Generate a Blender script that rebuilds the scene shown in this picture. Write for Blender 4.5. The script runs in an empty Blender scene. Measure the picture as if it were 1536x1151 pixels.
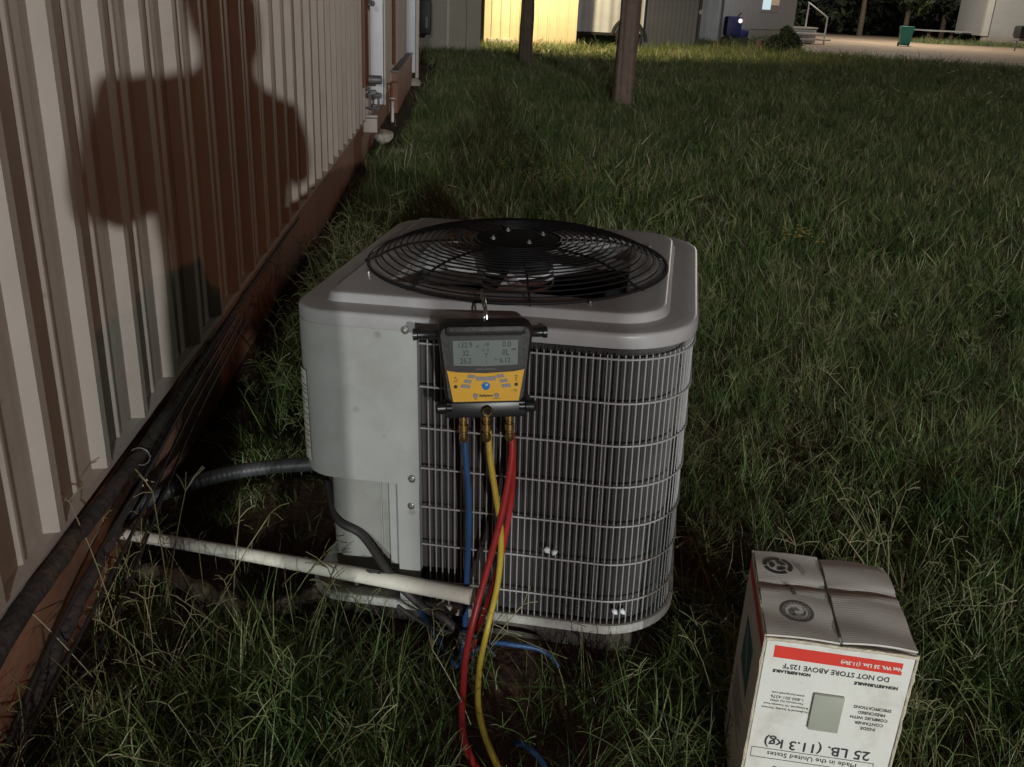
import bpy, bmesh, math, random
import numpy as np
from mathutils import Vector, Matrix, Euler
R = math.radians
random.seed(7)
rng = np.random.default_rng(7)
scn = bpy.context.scene
COL = scn.collection

# ------------------------------------------------------------ camera
cam = bpy.data.objects.new('camera', bpy.data.cameras.new('camera')); COL.objects.link(cam)
right = Vector((0.99767068, -0.05115054, 0.0451313)); up = Vector((-0.02201949, 0.38470584, 0.92277655)); fwd = Vector((0.06456279, 0.92162087, -0.38268343))
CAM = Vector((0, 0, 1.25))
m = Matrix((right, up, -fwd)).transposed().to_4x4(); m.translation = CAM
cam.matrix_world = m
cam.data.sensor_width = 36; cam.data.lens = 32.93; cam.data.clip_start = .02; cam.data.clip_end = 600
scn.camera = cam

# ------------------------------------------------------------ night sky and lamps
world = bpy.data.worlds.new('World'); scn.world = world; world.use_nodes = True
wn = world.node_tree.nodes; bg = wn['Background']
bg.inputs[0].default_value = (.62, .50, .46, 1); bg.inputs[1].default_value = .024

def lamp(name, loc, power, color, size, kind='POINT', target=None):
    l = bpy.data.lights.new(name, kind); l.energy = power; l.color = color
    if kind == 'POINT': l.shadow_soft_size = size
    if kind == 'SPOT': l.shadow_soft_size = size; l.spot_size = R(120); l.spot_blend = .6
    o = bpy.data.objects.new(name, l); COL.objects.link(o); o.location = loc
    if target is not None:
        o.rotation_euler = (Vector(target) - Vector(loc)).to_track_quat('-Z', 'Y').to_euler()
    return o
lamp('street_light_behind', (3.6, -16.4, 3.5), 6000, (.98, .985, .96), .09)
lamp('yard_light_behind', (-.34, -14.5, 3.3), 4100, (.90, 1.0, .96), .20)
lamp('sodium_light_right', (13.5, -3.6, 4.9), 430, (1.0, .34, .14), .15)
lamp('yellow_wall_light', (2.0, 22.6, 3.2), 1600, (1.0, .78, .43), .1, 'SPOT', (3.0, 24.0, 0))
lamp('road_light', (19.5, 43.5, 6.5), 3600, (1.0, .93, .80), .15)
lamp('porch_light', (10.6, 31.8, 3.4), 130, (.95, .95, 1.0), .1)

scn.view_settings.view_transform = 'Standard'; scn.view_settings.look = 'None'
scn.view_settings.gamma = 1; scn.view_settings.exposure = 0
scn.view_settings.use_curve_mapping = False

# ------------------------------------------------------------ materials
def mat(name, col, rough=.6, metal=0., var=.0, vscale=8., bump=0., bscale=60., dirt=None, dirt_amt=.0, dscale=3., spec=.5, coat=0.):
    m = bpy.data.materials.new(name); m.use_nodes = True
    nt = m.node_tree; N = nt.nodes; L = nt.links; b = N['Principled BSDF']
    b.inputs['Roughness'].default_value = rough; b.inputs['Metallic'].default_value = metal
    b.inputs['Specular IOR Level'].default_value = spec; b.inputs['Coat Weight'].default_value = coat
    tc = N.new('ShaderNodeTexCoord'); base = None
    rgb = N.new('ShaderNodeRGB'); rgb.outputs[0].default_value = (*col, 1); base = rgb.outputs[0]
    if var > 0:
        n = N.new('ShaderNodeTexNoise'); n.inputs['Scale'].default_value = vscale; n.inputs['Detail'].default_value = 5
        L.new(tc.outputs['Object'], n.inputs['Vector'])
        mr = N.new('ShaderNodeMapRange'); mr.inputs[1].default_value = .25; mr.inputs[2].default_value = .75
        mr.inputs[3].default_value = 1 - var; mr.inputs[4].default_value = 1 + var
        L.new(n.outputs[0], mr.inputs[0])
        mx = N.new('ShaderNodeVectorMath'); mx.operation = 'SCALE'
        L.new(base, mx.inputs[0]); L.new(mr.outputs[0], mx.inputs['Scale']); base = mx.outputs[0]
    if dirt:
        n = N.new('ShaderNodeTexNoise'); n.inputs['Scale'].default_value = dscale; n.inputs['Detail'].default_value = 8; n.inputs['Roughness'].default_value = .65
        L.new(tc.outputs['Object'], n.inputs['Vector'])
        mr = N.new('ShaderNodeMapRange'); mr.inputs[1].default_value = .5; mr.inputs[2].default_value = .72
        mr.inputs[3].default_value = 0; mr.inputs[4].default_value = dirt_amt
        L.new(n.outputs[0], mr.inputs[0])
        mx = N.new('ShaderNodeMix'); mx.data_type = 'RGBA'
        L.new(mr.outputs[0], mx.inputs[0]); L.new(base, mx.inputs[6]); mx.inputs[7].default_value = (*dirt, 1); base = mx.outputs[2]
    L.new(base, b.inputs['Base Color'])
    if bump > 0:
        n = N.new('ShaderNodeTexNoise'); n.inputs['Scale'].default_value = bscale; n.inputs['Detail'].default_value = 4
        L.new(tc.outputs['Object'], n.inputs['Vector'])
        bp = N.new('ShaderNodeBump'); bp.inputs['Strength'].default_value = bump; bp.inputs['Distance'].default_value = .01
        L.new(n.outputs[0], bp.inputs['Height']); L.new(bp.outputs[0], b.inputs['Normal'])
    return m

M = {}
M['siding'] = mat('painted steel siding', (.49, .445, .395), .5, 0, .07, 5, .05, 25, (.20, .12, .075), .35, 2.2)
M['skirt'] = mat('muddy steel skirt', (.36, .19, .125), .7, 0, .15, 6, .15, 30, (.14, .07, .04), .7, 3)
M['trim'] = mat('painted trim', (.46, .41, .37), .5, 0, .08, 9)
M['unitpaint'] = mat('grey enamel sheet metal', (.335, .335, .325), .42, 0, .06, 14, .03, 90, (.22, .20, .18), .55, 5)
M['postpaint'] = mat('grey enamel post', (.26, .255, .24), .5, 0, .1, 14, .03, 90, (.12, .09, .07), .6, 9)
M['cappaint'] = mat('grey enamel top', (.34, .325, .33), .38, 0, .05, 18, .03, 110, (.22, .19, .18), .4, 6)
M['wire'] = mat('coated grille wire', (.36, .345, .345), .4, .1, .06, 10)
M['coil'] = mat('dark coil fins', (.080, .074, .074), .6, .3, .3, 12)
M['guard'] = mat('black coated wire', (.010, .010, .011), .5, .2, .1, 20)
M['mount'] = mat('matt black mount', (.010, .010, .010), .9, spec=.1)
M['blade'] = mat('grey fan blade metal', (.74, .74, .76), .45, .1, .1, 10)
M['motor'] = mat('motor shell', (.06, .06, .065), .35, .3, .1, 10)
M['steel'] = mat('zinc screw', (.62, .62, .60), .25, .9)
M['pan'] = mat('base pan paint', (.42, .41, .38), .6, 0, .15, 15, .2, 50, (.10, .07, .05), .8, 9)
M['concrete'] = mat('concrete', (.19, .175, .16), .9, 0, .25, 9, .5, 40, (.08, .055, .04), .8, 6)
M['padshade'] = mat('shade darkened concrete', (.075, .062, .052), .95, 0, .4, 14, .6, 40, (.035, .022, .015), .9, 8)  # dark colour stands in for the shade under the unit
M['rubber'] = mat('black gauge rubber', (.014, .0135, .0135), .5, 0, .15, 25, .1, 120)
M['blackplastic'] = mat('black plastic', (.016, .016, .017), .33, 0, .1, 20)
M['yellow'] = mat('yellow faceplate', (.80, .43, .004), .38, 0, .05, 30)
M['lcd'] = mat('lcd glass', (.17, .21, .195), .28, 0, .04, 30)
M['lcdink'] = mat('lcd segments', (.018, .024, .024), .5)
M['key'] = mat('grey key', (.27, .26, .27), .5)
M['keyblue'] = mat('blue key', (.04, .22, .62), .35)
M['ink'] = mat('black print', (.03, .03, .03), .7)
M['greyink'] = mat('grey print', (.12, .11, .11), .7)
M['brass'] = mat('brass fitting', (.60, .42, .17), .27, .95, .15, 60)
M['redhose'] = mat('red hose rubber', (.34, .024, .026), .42, 0, .12, 30, .05, 200)
M['yellowhose'] = mat('yellow hose rubber', (.48, .35, .045), .45, 0, .12, 30, .05, 200)
M['bluehose'] = mat('blue hose rubber', (.026, .075, .19), .42, 0, .12, 30, .05, 200)
M['pvc'] = mat('white pvc', (.74, .70, .62), .4, 0, .08, 12, .04, 60, (.45, .38, .28), .4, 14)
M['foam'] = mat('black pipe insulation', (.045, .038, .035), .8, 0, .35, 24, .8, 45, (.12, .085, .065), .85, 14)
M['conduit'] = mat('grey flexible conduit', (.055, .055, .057), .5, 0, .15, 14, .1, 60)
M['cable'] = mat('dark cable', (.03, .026, .024), .6, 0, .2, 20)
M['greycable'] = mat('grey cable', (.10, .095, .085), .6, 0, .2, 20)
M['card'] = mat('white cardboard', (.68, .66, .62), .72, 0, .06, 9, .12, 30, (.40, .35, .29), .7, 9)
M['cardedge'] = mat('worn cardboard edge', (.52, .46, .36), .85, 0, .2, 60, .3, 150)
M['redink'] = mat('red print', (.62, .035, .022), .6, 0, .05, 30)
M['greenink'] = mat('green print', (.012, .12, .10), .5)
M['tape'] = mat('grey tape patch', (.34, .345, .29), .5, 0, .05, 30)
M['white'] = mat('white painted metal', (.74, .76, .80), .45, 0, .05, 9)
M['rust'] = mat('rust brown paint', (.20, .075, .03), .6, 0, .2, 8)
M['gas'] = mat('weathered grey pipe', (.16, .16, .17), .5, .3, .2, 20)
M['stone'] = mat('pale stone', (.52, .47, .40), .85, 0, .2, 30, .5, 50)
M['wood'] = mat('weathered pole wood', (.17, .12, .095), .9, 0, .25, 9, .6, 60)
M['log'] = mat('old bark', (.13, .10, .07), .9, 0, .35, 22, .8, 60)
M['beige'] = mat('beige wall', (.36, .33, .27), .7, 0, .06, 3)
M['yellowwall'] = mat('cream steel wall', (.58, .51, .34), .5, 0, .05, 3)
M['tarp'] = mat('grey trailer sheet', (.55, .58, .62), .5, 0, .15, 2)
M['slate'] = mat('dark slate siding', (.055, .062, .082), .6, 0, .1, 3)
M['curtain'] = mat('pale sheeting', (.62, .63, .66), .6, 0, .1, 3)
M['homewall'] = mat('grey home siding', (.46, .45, .44), .6, 0, .05, 3)
M['homeskirt'] = mat('pale skirting', (.42, .38, .33), .7, 0, .08, 4)
M['tyre'] = mat('tyre', (.02, .02, .02), .8)
M['binplastic'] = mat('green bin plastic', (.012, .23, .18), .45, 0, .08, 4)
M['darkbin'] = mat('dark plastic', (.02, .02, .022), .5)
M['bluecloth'] = mat('navy plastic', (.02, .03, .12), .5)
M['bark'] = mat('bark', (.10, .075, .055), .9, 0, .3, 6, .5, 30)
M['stripe'] = mat('pale striped siding', (.62, .60, .55), .55, 0, .05, 3)
M['glassdark'] = mat('dark window glass', (.03, .035, .04), .15)
M['shirt'] = mat('dark shirt', (.06, .07, .10), .85)
M['trousers'] = mat('denim', (.05, .06, .09), .85)
M['skin'] = mat('skin', (.45, .28, .20), .55)
M['hair'] = mat('hair', (.03, .02, .015), .7)
M['phone'] = mat('phone glass', (.02, .02, .02), .2)
def emit(name, col, s):
    m = bpy.data.materials.new(name); m.use_nodes = True; b = m.node_tree.nodes['Principled BSDF']
    b.inputs['Base Color'].default_value = (*col, 1); b.inputs['Emission Color'].default_value = (*col, 1); b.inputs['Emission Strength'].default_value = s
    return m
M['litpane'] = emit('lit window', (.62, .78, .86), .75)
M['litshade'] = emit('lit blind', (.62, .50, .36), .28)
M['taillight'] = emit('small lamp', (1, .8, .75), 1.2)

def add_spots(m, col, scale, th, amt):
    nt = m.node_tree; N = nt.nodes; L = nt.links; b = N['Principled BSDF']; src = b.inputs['Base Color'].links[0].from_socket
    tc = N.new('ShaderNodeTexCoord'); v = N.new('ShaderNodeTexVoronoi'); v.inputs['Scale'].default_value = scale; L.new(tc.outputs['Object'], v.inputs['Vector'])
    wn_ = N.new('ShaderNodeSeparateColor'); L.new(v.outputs['Color'], wn_.inputs[0])
    th_ = N.new('ShaderNodeMath'); th_.operation = 'MULTIPLY'; th_.inputs[1].default_value = th; L.new(wn_.outputs[0], th_.inputs[0])
    mr = N.new('ShaderNodeMath'); mr.operation = 'SUBTRACT'; L.new(th_.outputs[0], mr.inputs[0]); L.new(v.outputs['Distance'], mr.inputs[1])
    m2 = N.new('ShaderNodeMapRange'); m2.inputs[1].default_value = 0; m2.inputs[2].default_value = .08; m2.inputs[4].default_value = amt; L.new(mr.outputs[0], m2.inputs[0])
    mx = N.new('ShaderNodeMix'); mx.data_type = 'RGBA'; L.new(m2.outputs[0], mx.inputs[0]); L.new(src, mx.inputs[6]); mx.inputs[7].default_value = (*col, 1); L.new(mx.outputs[2], b.inputs['Base Color'])
add_spots(M['unitpaint'], (.17, .16, .15), 17, .22, .55)
add_spots(M['siding'], (.20, .14, .10), 9, .10, .6)
add_spots(M['cappaint'], (.20, .18, .17), 26, .16, .5)
add_spots(M['card'], (.38, .33, .26), 22, .10, .5)
# ------------------------------------------------------------ mesh helpers
class MB:
    def __init__(s): s.v = []; s.f = []; s.mi = []
    def add(s, vs, fs, mi=0):
        o = len(s.v); s.v += [tuple(v) for v in vs]; s.f += [tuple(i + o for i in f) for f in fs]; s.mi += [mi] * len(fs)
    def box(s, c, d, rot=0, bev=0, mi=0):
        x, y, z = [k / 2 for k in d]
        if bev <= 0:
            vs = [(-x,-y,-z),(x,-y,-z),(x,y,-z),(-x,y,-z),(-x,-y,z),(x,-y,z),(x,y,z),(-x,y,z)]
            fs = [(3,2,1,0),(4,5,6,7),(0,1,5,4),(1,2,6,5),(2,3,7,6),(3,0,4,7)]
        else:
            bm = bmesh.new(); bmesh.ops.create_cube(bm, size=1)
            for v in bm.verts: v.co = Vector((v.co.x * d[0], v.co.y * d[1], v.co.z * d[2]))
            bmesh.ops.bevel(bm, geom=bm.edges[:], offset=bev, segments=2, affect='EDGES', profile=.6)
            vs = [tuple(v.co) for v in bm.verts]; fs = [tuple(v.index for v in f.verts) for f in bm.faces]; bm.free()
        cr, sr = math.cos(rot), math.sin(rot)
        s.add([(c[0] + a * cr - b * sr, c[1] + a * sr + b * cr, c[2] + k) for a, b, k in vs], fs, mi)
    def tube(s, pts, r, n=8, mi=0, caps=True, closed=False):
        pts = [Vector(p) for p in pts]; k = len(pts)
        rs = [float(q) for q in r] if hasattr(r, '__len__') else [float(r)] * k
        prev = None; vs = []
        for i, p in enumerate(pts):
            if closed: t = pts[(i + 1) % k] - pts[i - 1]
            else: t = (pts[min(i + 1, k - 1)] - pts[max(i - 1, 0)])
            t = t.normalized()
            if prev is None:
                a = Vector((0, 0, 1)) if abs(t.z) < .9 else Vector((1, 0, 0)); u = t.cross(a).normalized()
            else: u = (prev - t * prev.dot(t)).normalized()
            prev = u; w = t.cross(u)
            for j in range(n):
                an = 2 * math.pi * j / n; vs.append(p + rs[i] * (math.cos(an) * u + math.sin(an) * w))
        fs = []
        for i in range(k if closed else k - 1):
            for j in range(n):
                a = i * n + j; b = i * n + (j + 1) % n; i2 = (i + 1) % k
                fs.append((a, b, i2 * n + (j + 1) % n, i2 * n + j))
        if caps and not closed: fs += [tuple(range(n))[::-1], tuple((k - 1) * n + j for j in range(n))]
        s.add(vs, fs, mi)
    def lathe(s, prof, n=24, o=(0, 0, 0), axis='z', mi=0):
        vs = []
        for r, z in prof:
            for j in range(n):
                a = 2 * math.pi * j / n; x, y = r * math.cos(a), r * math.sin(a)
                p = (x, y, z) if axis == 'z' else ((z, x, y) if axis == 'x' else (x, z, -y))
                vs.append((p[0] + o[0], p[1] + o[1], p[2] + o[2]))
        fs = []
        for i in range(len(prof) - 1):
            for j in range(n): fs.append((i * n + j, i * n + (j + 1) % n, (i + 1) * n + (j + 1) % n, (i + 1) * n + j))
        if prof[0][0] > 1e-5: fs.append(tuple(range(n))[::-1])
        if prof[-1][0] > 1e-5: fs.append(tuple((len(prof) - 1) * n + j for j in range(n)))
        s.add(vs, fs, mi)
    def loft(s, loops, mi=0, closed=True):
        n = len(loops[0]); vs = [p for l in loops for p in l]; fs = []
        for i in range(len(loops) - 1):
            for j in range(n if closed else n - 1):
                fs.append((i * n + j, i * n + (j + 1) % n, (i + 1) * n + (j + 1) % n, (i + 1) * n + j))
        s.add(vs, fs, mi)
    def prism(s, poly, y0, y1, mi=0):      # polygon in x,z extruded along y (y0 front)
        n = len(poly); vs = [(x, y0, z) for x, z in poly] + [(x, y1, z) for x, z in poly]
        fs = [tuple(range(n)), tuple(range(2 * n - 1, n - 1, -1))] + [(i, i + n, (i + 1) % n + n, (i + 1) % n) for i in range(n)]
        s.add(vs, fs, mi)
    def mesh(s, name, mats, smooth=False):
        me = bpy.data.meshes.new(name); me.from_pydata(s.v, [], s.f)
        for mm in (mats if isinstance(mats, (list, tuple)) else [mats]): me.materials.append(mm)
        me.polygons.foreach_set('material_index', s.mi)
        bm = bmesh.new(); bm.from_mesh(me); bmesh.ops.recalc_face_normals(bm, faces=bm.faces[:]); bm.to_mesh(me); bm.free()
        if smooth:
            me.polygons.foreach_set('use_smooth', [True] * len(me.polygons)); me.set_sharp_from_angle(angle=R(38))
        return me
    def build(s, name, mats, parent=None, smooth=False, loc=None):
        return link(name, s.mesh(name, mats, smooth), parent, loc)
def link(name, me, parent=None, loc=None, rot=None):
    o = bpy.data.objects.new(name, me); COL.objects.link(o); o.parent = parent
    if loc is not None: o.location = loc
    if rot is not None: o.rotation_euler = rot
    return o
def tag(o, label=None, cat=None, group=None, kind=None):
    if label: o['label'] = label
    if cat: o['category'] = cat
    if group: o['group'] = group
    if kind: o['kind'] = kind
    return o
def empty(name, loc, label, cat, rot=(0, 0, 0), group=None):
    o = bpy.data.objects.new(name, None); COL.objects.link(o); o.location = loc; o.rotation_euler = rot; o.empty_display_size = .1
    return tag(o, label, cat, group)
def spline(pts, n=8):
    P = [Vector(p) for p in pts]; P = [2 * P[0] - P[1]] + P + [2 * P[-1] - P[-2]]; out = []
    for i in range(1, len(P) - 2):
        for k in range(n):
            t = k / n; a, b, c, d = P[i-1:i+3]
            out.append(.5 * ((2*b) + (-a + c)*t + (2*a - 5*b + 4*c - d)*t*t + (-a + 3*b - 3*c + d)*t**3))
    out.append(P[-2]); return out
def text_mesh(txt, size, m, name='print_text', align='CENTER', bold=0., space=1.):
    cu = bpy.data.curves.new(name, 'FONT'); cu.body = txt; cu.size = size; cu.align_x = align; cu.align_y = 'CENTER'
    cu.offset = bold; cu.space_character = space; cu.resolution_u = 2; cu.extrude = .00015
    to = bpy.data.objects.new(name, cu); COL.objects.link(to)
    bpy.context.view_layer.update()
    me = bpy.data.meshes.new_from_object(to.evaluated_get(bpy.context.evaluated_depsgraph_get()))
    bpy.data.objects.remove(to); bpy.data.curves.remove(cu)
    me.materials.clear(); me.materials.append(m); me.name = name
    return me

# ------------------------------------------------------------ ground
def hgt(x, y):
    b = .012 * np.sin(x * 3.1 + 1) * np.cos(y * 2.3) + .008 * np.sin(x * 7.3) * np.sin(y * 6.1 + 2)
    b = b + .02 * np.sin(x * .9 + 2) * np.sin(y * .7)
    near = np.clip((y + 2) / 4, 0, 1)
    pit = np.exp(-(((x - .72) / .22) ** 2 + ((y - 1.80) / .33) ** 2)) * -.05 + np.exp(-(((x + .42) / .22) ** 2 + ((y - 1.95) / .35) ** 2)) * -.05
    pit = pit + np.exp(-(((x - .2) / .25) ** 2 + ((y - 1.42) / .14) ** 2)) * -.02
    pad = 1 / (1 + np.exp(-(np.maximum(abs(x - .14) / .5, abs(y - 2.0) / .5) - 1) * 40))
    return (b * .8 + pit) * pad - .012 - .01 * (1 - pad)
def ground():
    xs = np.concatenate([[-200, -60, -25, -12, -6, -3], np.linspace(-1.6, 3, 116), np.linspace(3.2, 12, 40), [14, 18, 25, 40, 80, 200]])
    ys = np.concatenate([[-200, -60, -20, -8, -3, -1], np.linspace(.2, 5, 116), np.linspace(5.2, 20, 60), [22, 26, 32, 40, 50, 70, 120, 250]])
    X, Y = np.meshgrid(xs, ys); Z = hgt(X, Y)
    nx = len(xs); v = np.stack([X, Y, Z], -1).reshape(-1, 3)
    f = [(j * nx + i, j * nx + i + 1, (j + 1) * nx + i + 1, (j + 1) * nx + i) for j in range(len(ys) - 1) for i in range(nx - 1)]
    me = bpy.data.meshes.new('ground'); me.from_pydata(v.tolist(), [], f); me.polygons.foreach_set('use_smooth', [True] * len(f))
    m = mat('red clay soil', (.070, .034, .020), .95, 0, .4, 7, .7, 45, (.030, .030, .014), .9, 3)
    me.materials.append(m)
    tag(link('ground', me), 'dark red clay soil under the grass', None, None, 'structure')
ground()
road = MB()
poly = [(17, 55), (14.5, 41.5), (12.0, 34.5), (9.7, 28.3), (12.5, 26.3), (15, 25.0), (20, 22.4), (40, 14), (70, 40), (55, 60)]
road.add([(x, y, .012) for x, y in poly], [tuple(range(len(poly)))][0:1])
rm = mat('pale dirt road', (.30, .22, .155), .95, 0, .22, 1.3, .3, 20, (.17, .125, .08), .6, .6)
tag(road.build('dirt_road', rm), 'pale sandy dirt road crossing behind the field', None, None, 'structure')

# ------------------------------------------------------------ metal building with ribbed siding on the left
bld = empty('metal_building', (-.75, 0, 0), 'tan ribbed steel building along the left side, bearing a shadow of a man', 'building')
PER = .2555; Y0 = 1.555
def panel_mesh(n=4, z0=.285, z1=3.1):
    prof = []
    for k in range(n):
        a = k * PER
        prof += [(0, a), (.026, a + .017), (.026, a + .043), (0, a + .060), (0, a + .150), (.0055, a + .158), (.0055, a + .166), (0, a + .174)]
    prof += [(0, n * PER)]
    mb = MB(); lo = [(x, y, z0) for x, y in prof]; hi = [(x, y, z1) for x, y in prof]
    mid = [(x, y, z0 + (z1 - z0) / 2) for x, y in prof]
    mb.loft([lo, hi], closed=False)
    mb.loft([[(x - .0015, y, z) for x, y, z in lo], [(x - .0015, y, z) for x, y, z in hi]], closed=False)
    return mb.mesh('siding_panel', M['siding'])
pm = panel_mesh()
scr = MB(); scr.lathe([(.0065, 0), (.0065, .0015), (.0045, .002), (.0045, .006), (.0035, .0075), (0, .0075)], 8, axis='x'); scrm = scr.mesh('screw', M['steel'], True)
k = -16
while Y0 + (k + 4) * PER < 18.3:
    pn = link('siding_panel', pm, bld, (random.uniform(0, .0016) + (.0018 if (k // 4) % 2 else 0), Y0 - .02 + k * PER, 0))
    if 0 < Y0 + k * PER < 4:
        for q in range(4):
            for z in (.50, 1.22):
                if random.random() < .7: link('screw', scrm, pn, (0, q * PER + .085 + random.uniform(-.01, .01), z + random.uniform(-.008, .008)))
    k += 4
LEN0 = Y0 + -16 * PER; LEN1 = 18.2
# sill flashing: thin bent ledge, and the plain skirt under it
fl = MB(); ps = [(-.004, .292), (.020, .286), (.022, .268), (.018, .268)]
fl.loft([[(x, LEN0, z) for x, z in ps], [(x, LEN1, z) for x, z in ps]], closed=False); fl.build('flashing', M['trim'], bld)
for i, (a, b) in enumerate([(LEN0, -1.2), (-1.2, .9), (.9, 3.0), (3.0, 5.1), (5.1, 7.2), (7.2, 9.6), (9.6, 14), (14, LEN1)]):
    s_ = MB(); s_.box((-.006, (a + b) / 2, .12), (.012, b - a - .004, .30)); s_.build('skirt_panel', M['skirt'], bld)
w_ = MB(); w_.box((-4.0, (LEN0 + LEN1) / 2, 1.56), (7.9, LEN1 - LEN0 - .1, 3.0)); w_.build('wall', M['trim'], bld)
r_ = MB(); r_.box((-3.9, (LEN0 + LEN1) / 2, 3.16), (8.1, LEN1 - LEN0 + .3, .1)); r_.build('roof', M['trim'], bld)
e_ = MB(); e_.box((-3.75, LEN0 - 2.6, 1.56), (8.0, 5.0, 3.1)); e_.build('light_blocker', M['siding'], bld)  # unseen bay added to keep the yard light off the siding
# corner door frame of rust brown channel, far along the wall
dn = MB()
for i in range(3): dn.box((.03, 7.55 + i * .1, 1.8), (.04, .075, 2.5), bev=.006)
dn.build('channel', M['rust'], bld, True)

# ------------------------------------------------------------ services at the far end of the wall
up_ = empty('utility_cover', (-.71, 8.3, 0), 'tall white metal utility cover standing out from the wall by the gas fittings', 'utility cover')
u = MB(); u.box((0, .12, 1.17), (.165, .24, 1.66), bev=.012); u.build('cover', M['white'], up_, True)
u = MB(); u.box((.093, .03, 1.19), (.012, .06, 1.70), rot=.06); u.build('flange', M['trim'], up_)
up2 = empty('utility_cover', (-.66, 14, 0), 'farther white metal column on the wall beyond the grey block step', 'utility cover')
u = MB(); u.box((-.05, .2, 1.1), (.20, .4, 1.86), bev=.012); u.build('cover', M['white'], up2, True)
u = MB(); u.box((.075, .12, 1.05), (.04, .2, 1.9)); u.build('flange', M['trim'], up2)
u = MB(); u.lathe([(.0, 0), (.09, .01), (.10, .05), (.05, .10), (0, .11)], 10, (.05, -.1, 0)); u.build('drain_foot', M['stone'], up2, True)
gm = empty('gas_regulator', (-.75, 7.8, 0), 'grey gas regulator and valves on bent pipes beside the white cover', 'gas fitting')
g = MB(); g.lathe([(0, -.05), (.03, -.05), (.034, -.04), (.034, .11), (.03, .12), (0, .12)], 16, (.03, -.02, .585), 'x'); g.build('regulator', M['gas'], gm, True)
g = MB()
for q in range(9):
    g.lathe([(0, -.02), (.016, -.02), (.022, 0), (.016, .02), (0, .02)], 8, (.0 + .022 * q * .9 - .03, random.uniform(-.03, .02), .49 + random.uniform(-.03, .03)), random.choice('xyz'))
g.tube([(-.07, -.06, .53), (.02, -.03, .49)], .006, 6); g.build('valve', M['gas'], gm, True)
g = MB(); g.tube(spline([(-.02, 0, .47), (-.035, 0, .40), (-.04, 0, .33), (-.04, 0, .16)]), .011, 8)
g.tube(spline([(0, .02, .2), (0, .02, .33), (.02, .02, .365), (.10, .02, .36), (.118, .02, .36), (.118, .02, .47)], 4), .010, 8)
g.tube([(.055, 0, .47), (.055, 0, .36)], .006, 8); g.tube([(-.04, .0, .62), (-.045, 0, 1.0), (-.05, 0, 1.6)], .008, 6); g.build('pipe', M['gas'], gm, True)
g = MB(); g.box((.06, -.01, .305), (.11, .05, .018), bev=.004); g.box((.05, .02, .23), (.12, .05, .11), bev=.005); g.build('meter_base', M['trim'], gm)
g = MB()
for q in range(6): g.lathe([(0, -.02), (.014, -.02), (.02, 0), (.014, .02), (0, .02)], 8, (-.02 + q * .02, 0, 1.14 + random.uniform(-.02, .04)), random.choice('xyz'))
g.build('valve', M['gas'], gm, True)
ws = empty('step_block', (-.715, 12.4, 0), 'low grey block step against the far skirt beyond the white cover', 'block')
u = MB(); u.box((0, 0, .20), (.12, 3.3, .44), bev=.02); u.build('block', M['skirt'], ws, True)
u = MB(); u.box((.0, 0, .43), (.15, 3.4, .02), bev=.004); u.build('cap', M['gas'], ws, True)
hp = empty('hose_bib', (-.60, 9.75, 0), 'thin rusty standpipe with a short white end, in front of the grey block step', 'pipe')
u = MB(); u.tube([(-.06, 0, 0.02), (-.06, 0, .34), (-.06, 0, .40), (0.0, 0, .405)], .012, 8); u.build('standpipe', M['rust'], hp, True)
u = MB(); u.tube([(-.045, -.02, .02), (-.045, -.02, .22)], .014, 8); u.lathe([(.028, .245), (.028, .255), (0, .255)], 8, (-.045, -.02, 0)); u.build('white_sleeve', M['white'], hp, True)
rb = MB(); rb.tube([(-.02, 0, 1.9), (-.02, 0, .48)], .025, 8); tag(rb.build('drain_pipe', M['rust'], None, True, (-.70, 11.0, 0)), 'rust brown pipe dropping to the grey block step between the two white covers', 'pipe')
def rock(name, loc, s, label, m, seed):
    rr = random.Random(seed); bm = bmesh.new(); bmesh.ops.create_icosphere(bm, subdivisions=2, radius=1)
    for v in bm.verts:
        k = 1 + rr.uniform(-.16, .16); v.co = Vector((v.co.x * s[0] * k, v.co.y * s[1] * k, v.co.z * s[2] * k))
    me = bpy.data.meshes.new(name); bm.to_mesh(me); bm.free(); me.materials.append(m)
    return tag(link(name, me, None, loc), label, 'stone')
rock('stone', (-.64, 8.5, .05), (.08, .16, .06), 'large pale stone lying at the foot of the white utility cover', M['stone'], 3)
rock('stone', (-.47, 7.9, .02), (.06, .12, .025), 'small flat pale stone in the grass in front of the large pale stone', M['stone'], 4)

# ------------------------------------------------------------ insulated line set along the skirt, conduit, pipes
def hose(name, pts, r, m, label, cat, n=10, sm=8, group=None, parent=None, rough=0.):
    h = MB(); p = spline(pts, sm)
    if rough: p = [q + Vector((random.gauss(0, rough), random.gauss(0, rough), random.gauss(0, rough))) for q in p]
    rad = r if not hasattr(r, '__len__') else list(np.interp(np.linspace(0, 1, len(p)), np.linspace(0, 1, len(r)), r))
    if rough and not hasattr(rad, '__len__'): rad = [rad] * len(p)
    if rough: rad = [q * random.uniform(.93, 1.08) for q in rad]
    h.tube(p, rad, n); o = h.build(name, m, parent, True)
    if label: tag(o, label, cat, group)
    return o
ls = empty('line_set', (0, 0, 0), 'thick black insulated pipes running down along the bottom of the ribbed wall', 'pipe')
hose('insulated_pipe', [(-.715, 4.3, .262), (-.712, 3.4, .264), (-.708, 2.7, .262), (-.70, 2.2, .258), (-.70, 1.85, .258), (-.705, 1.6, .262), (-.708, 1.4, .262), (-.71, 1.1, .25), (-.715, .8, .24)], [.005, .007, .010, .013, .015, .017, .018, .018, .018], M['foam'], None, None, parent=ls, rough=.0011)
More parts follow.
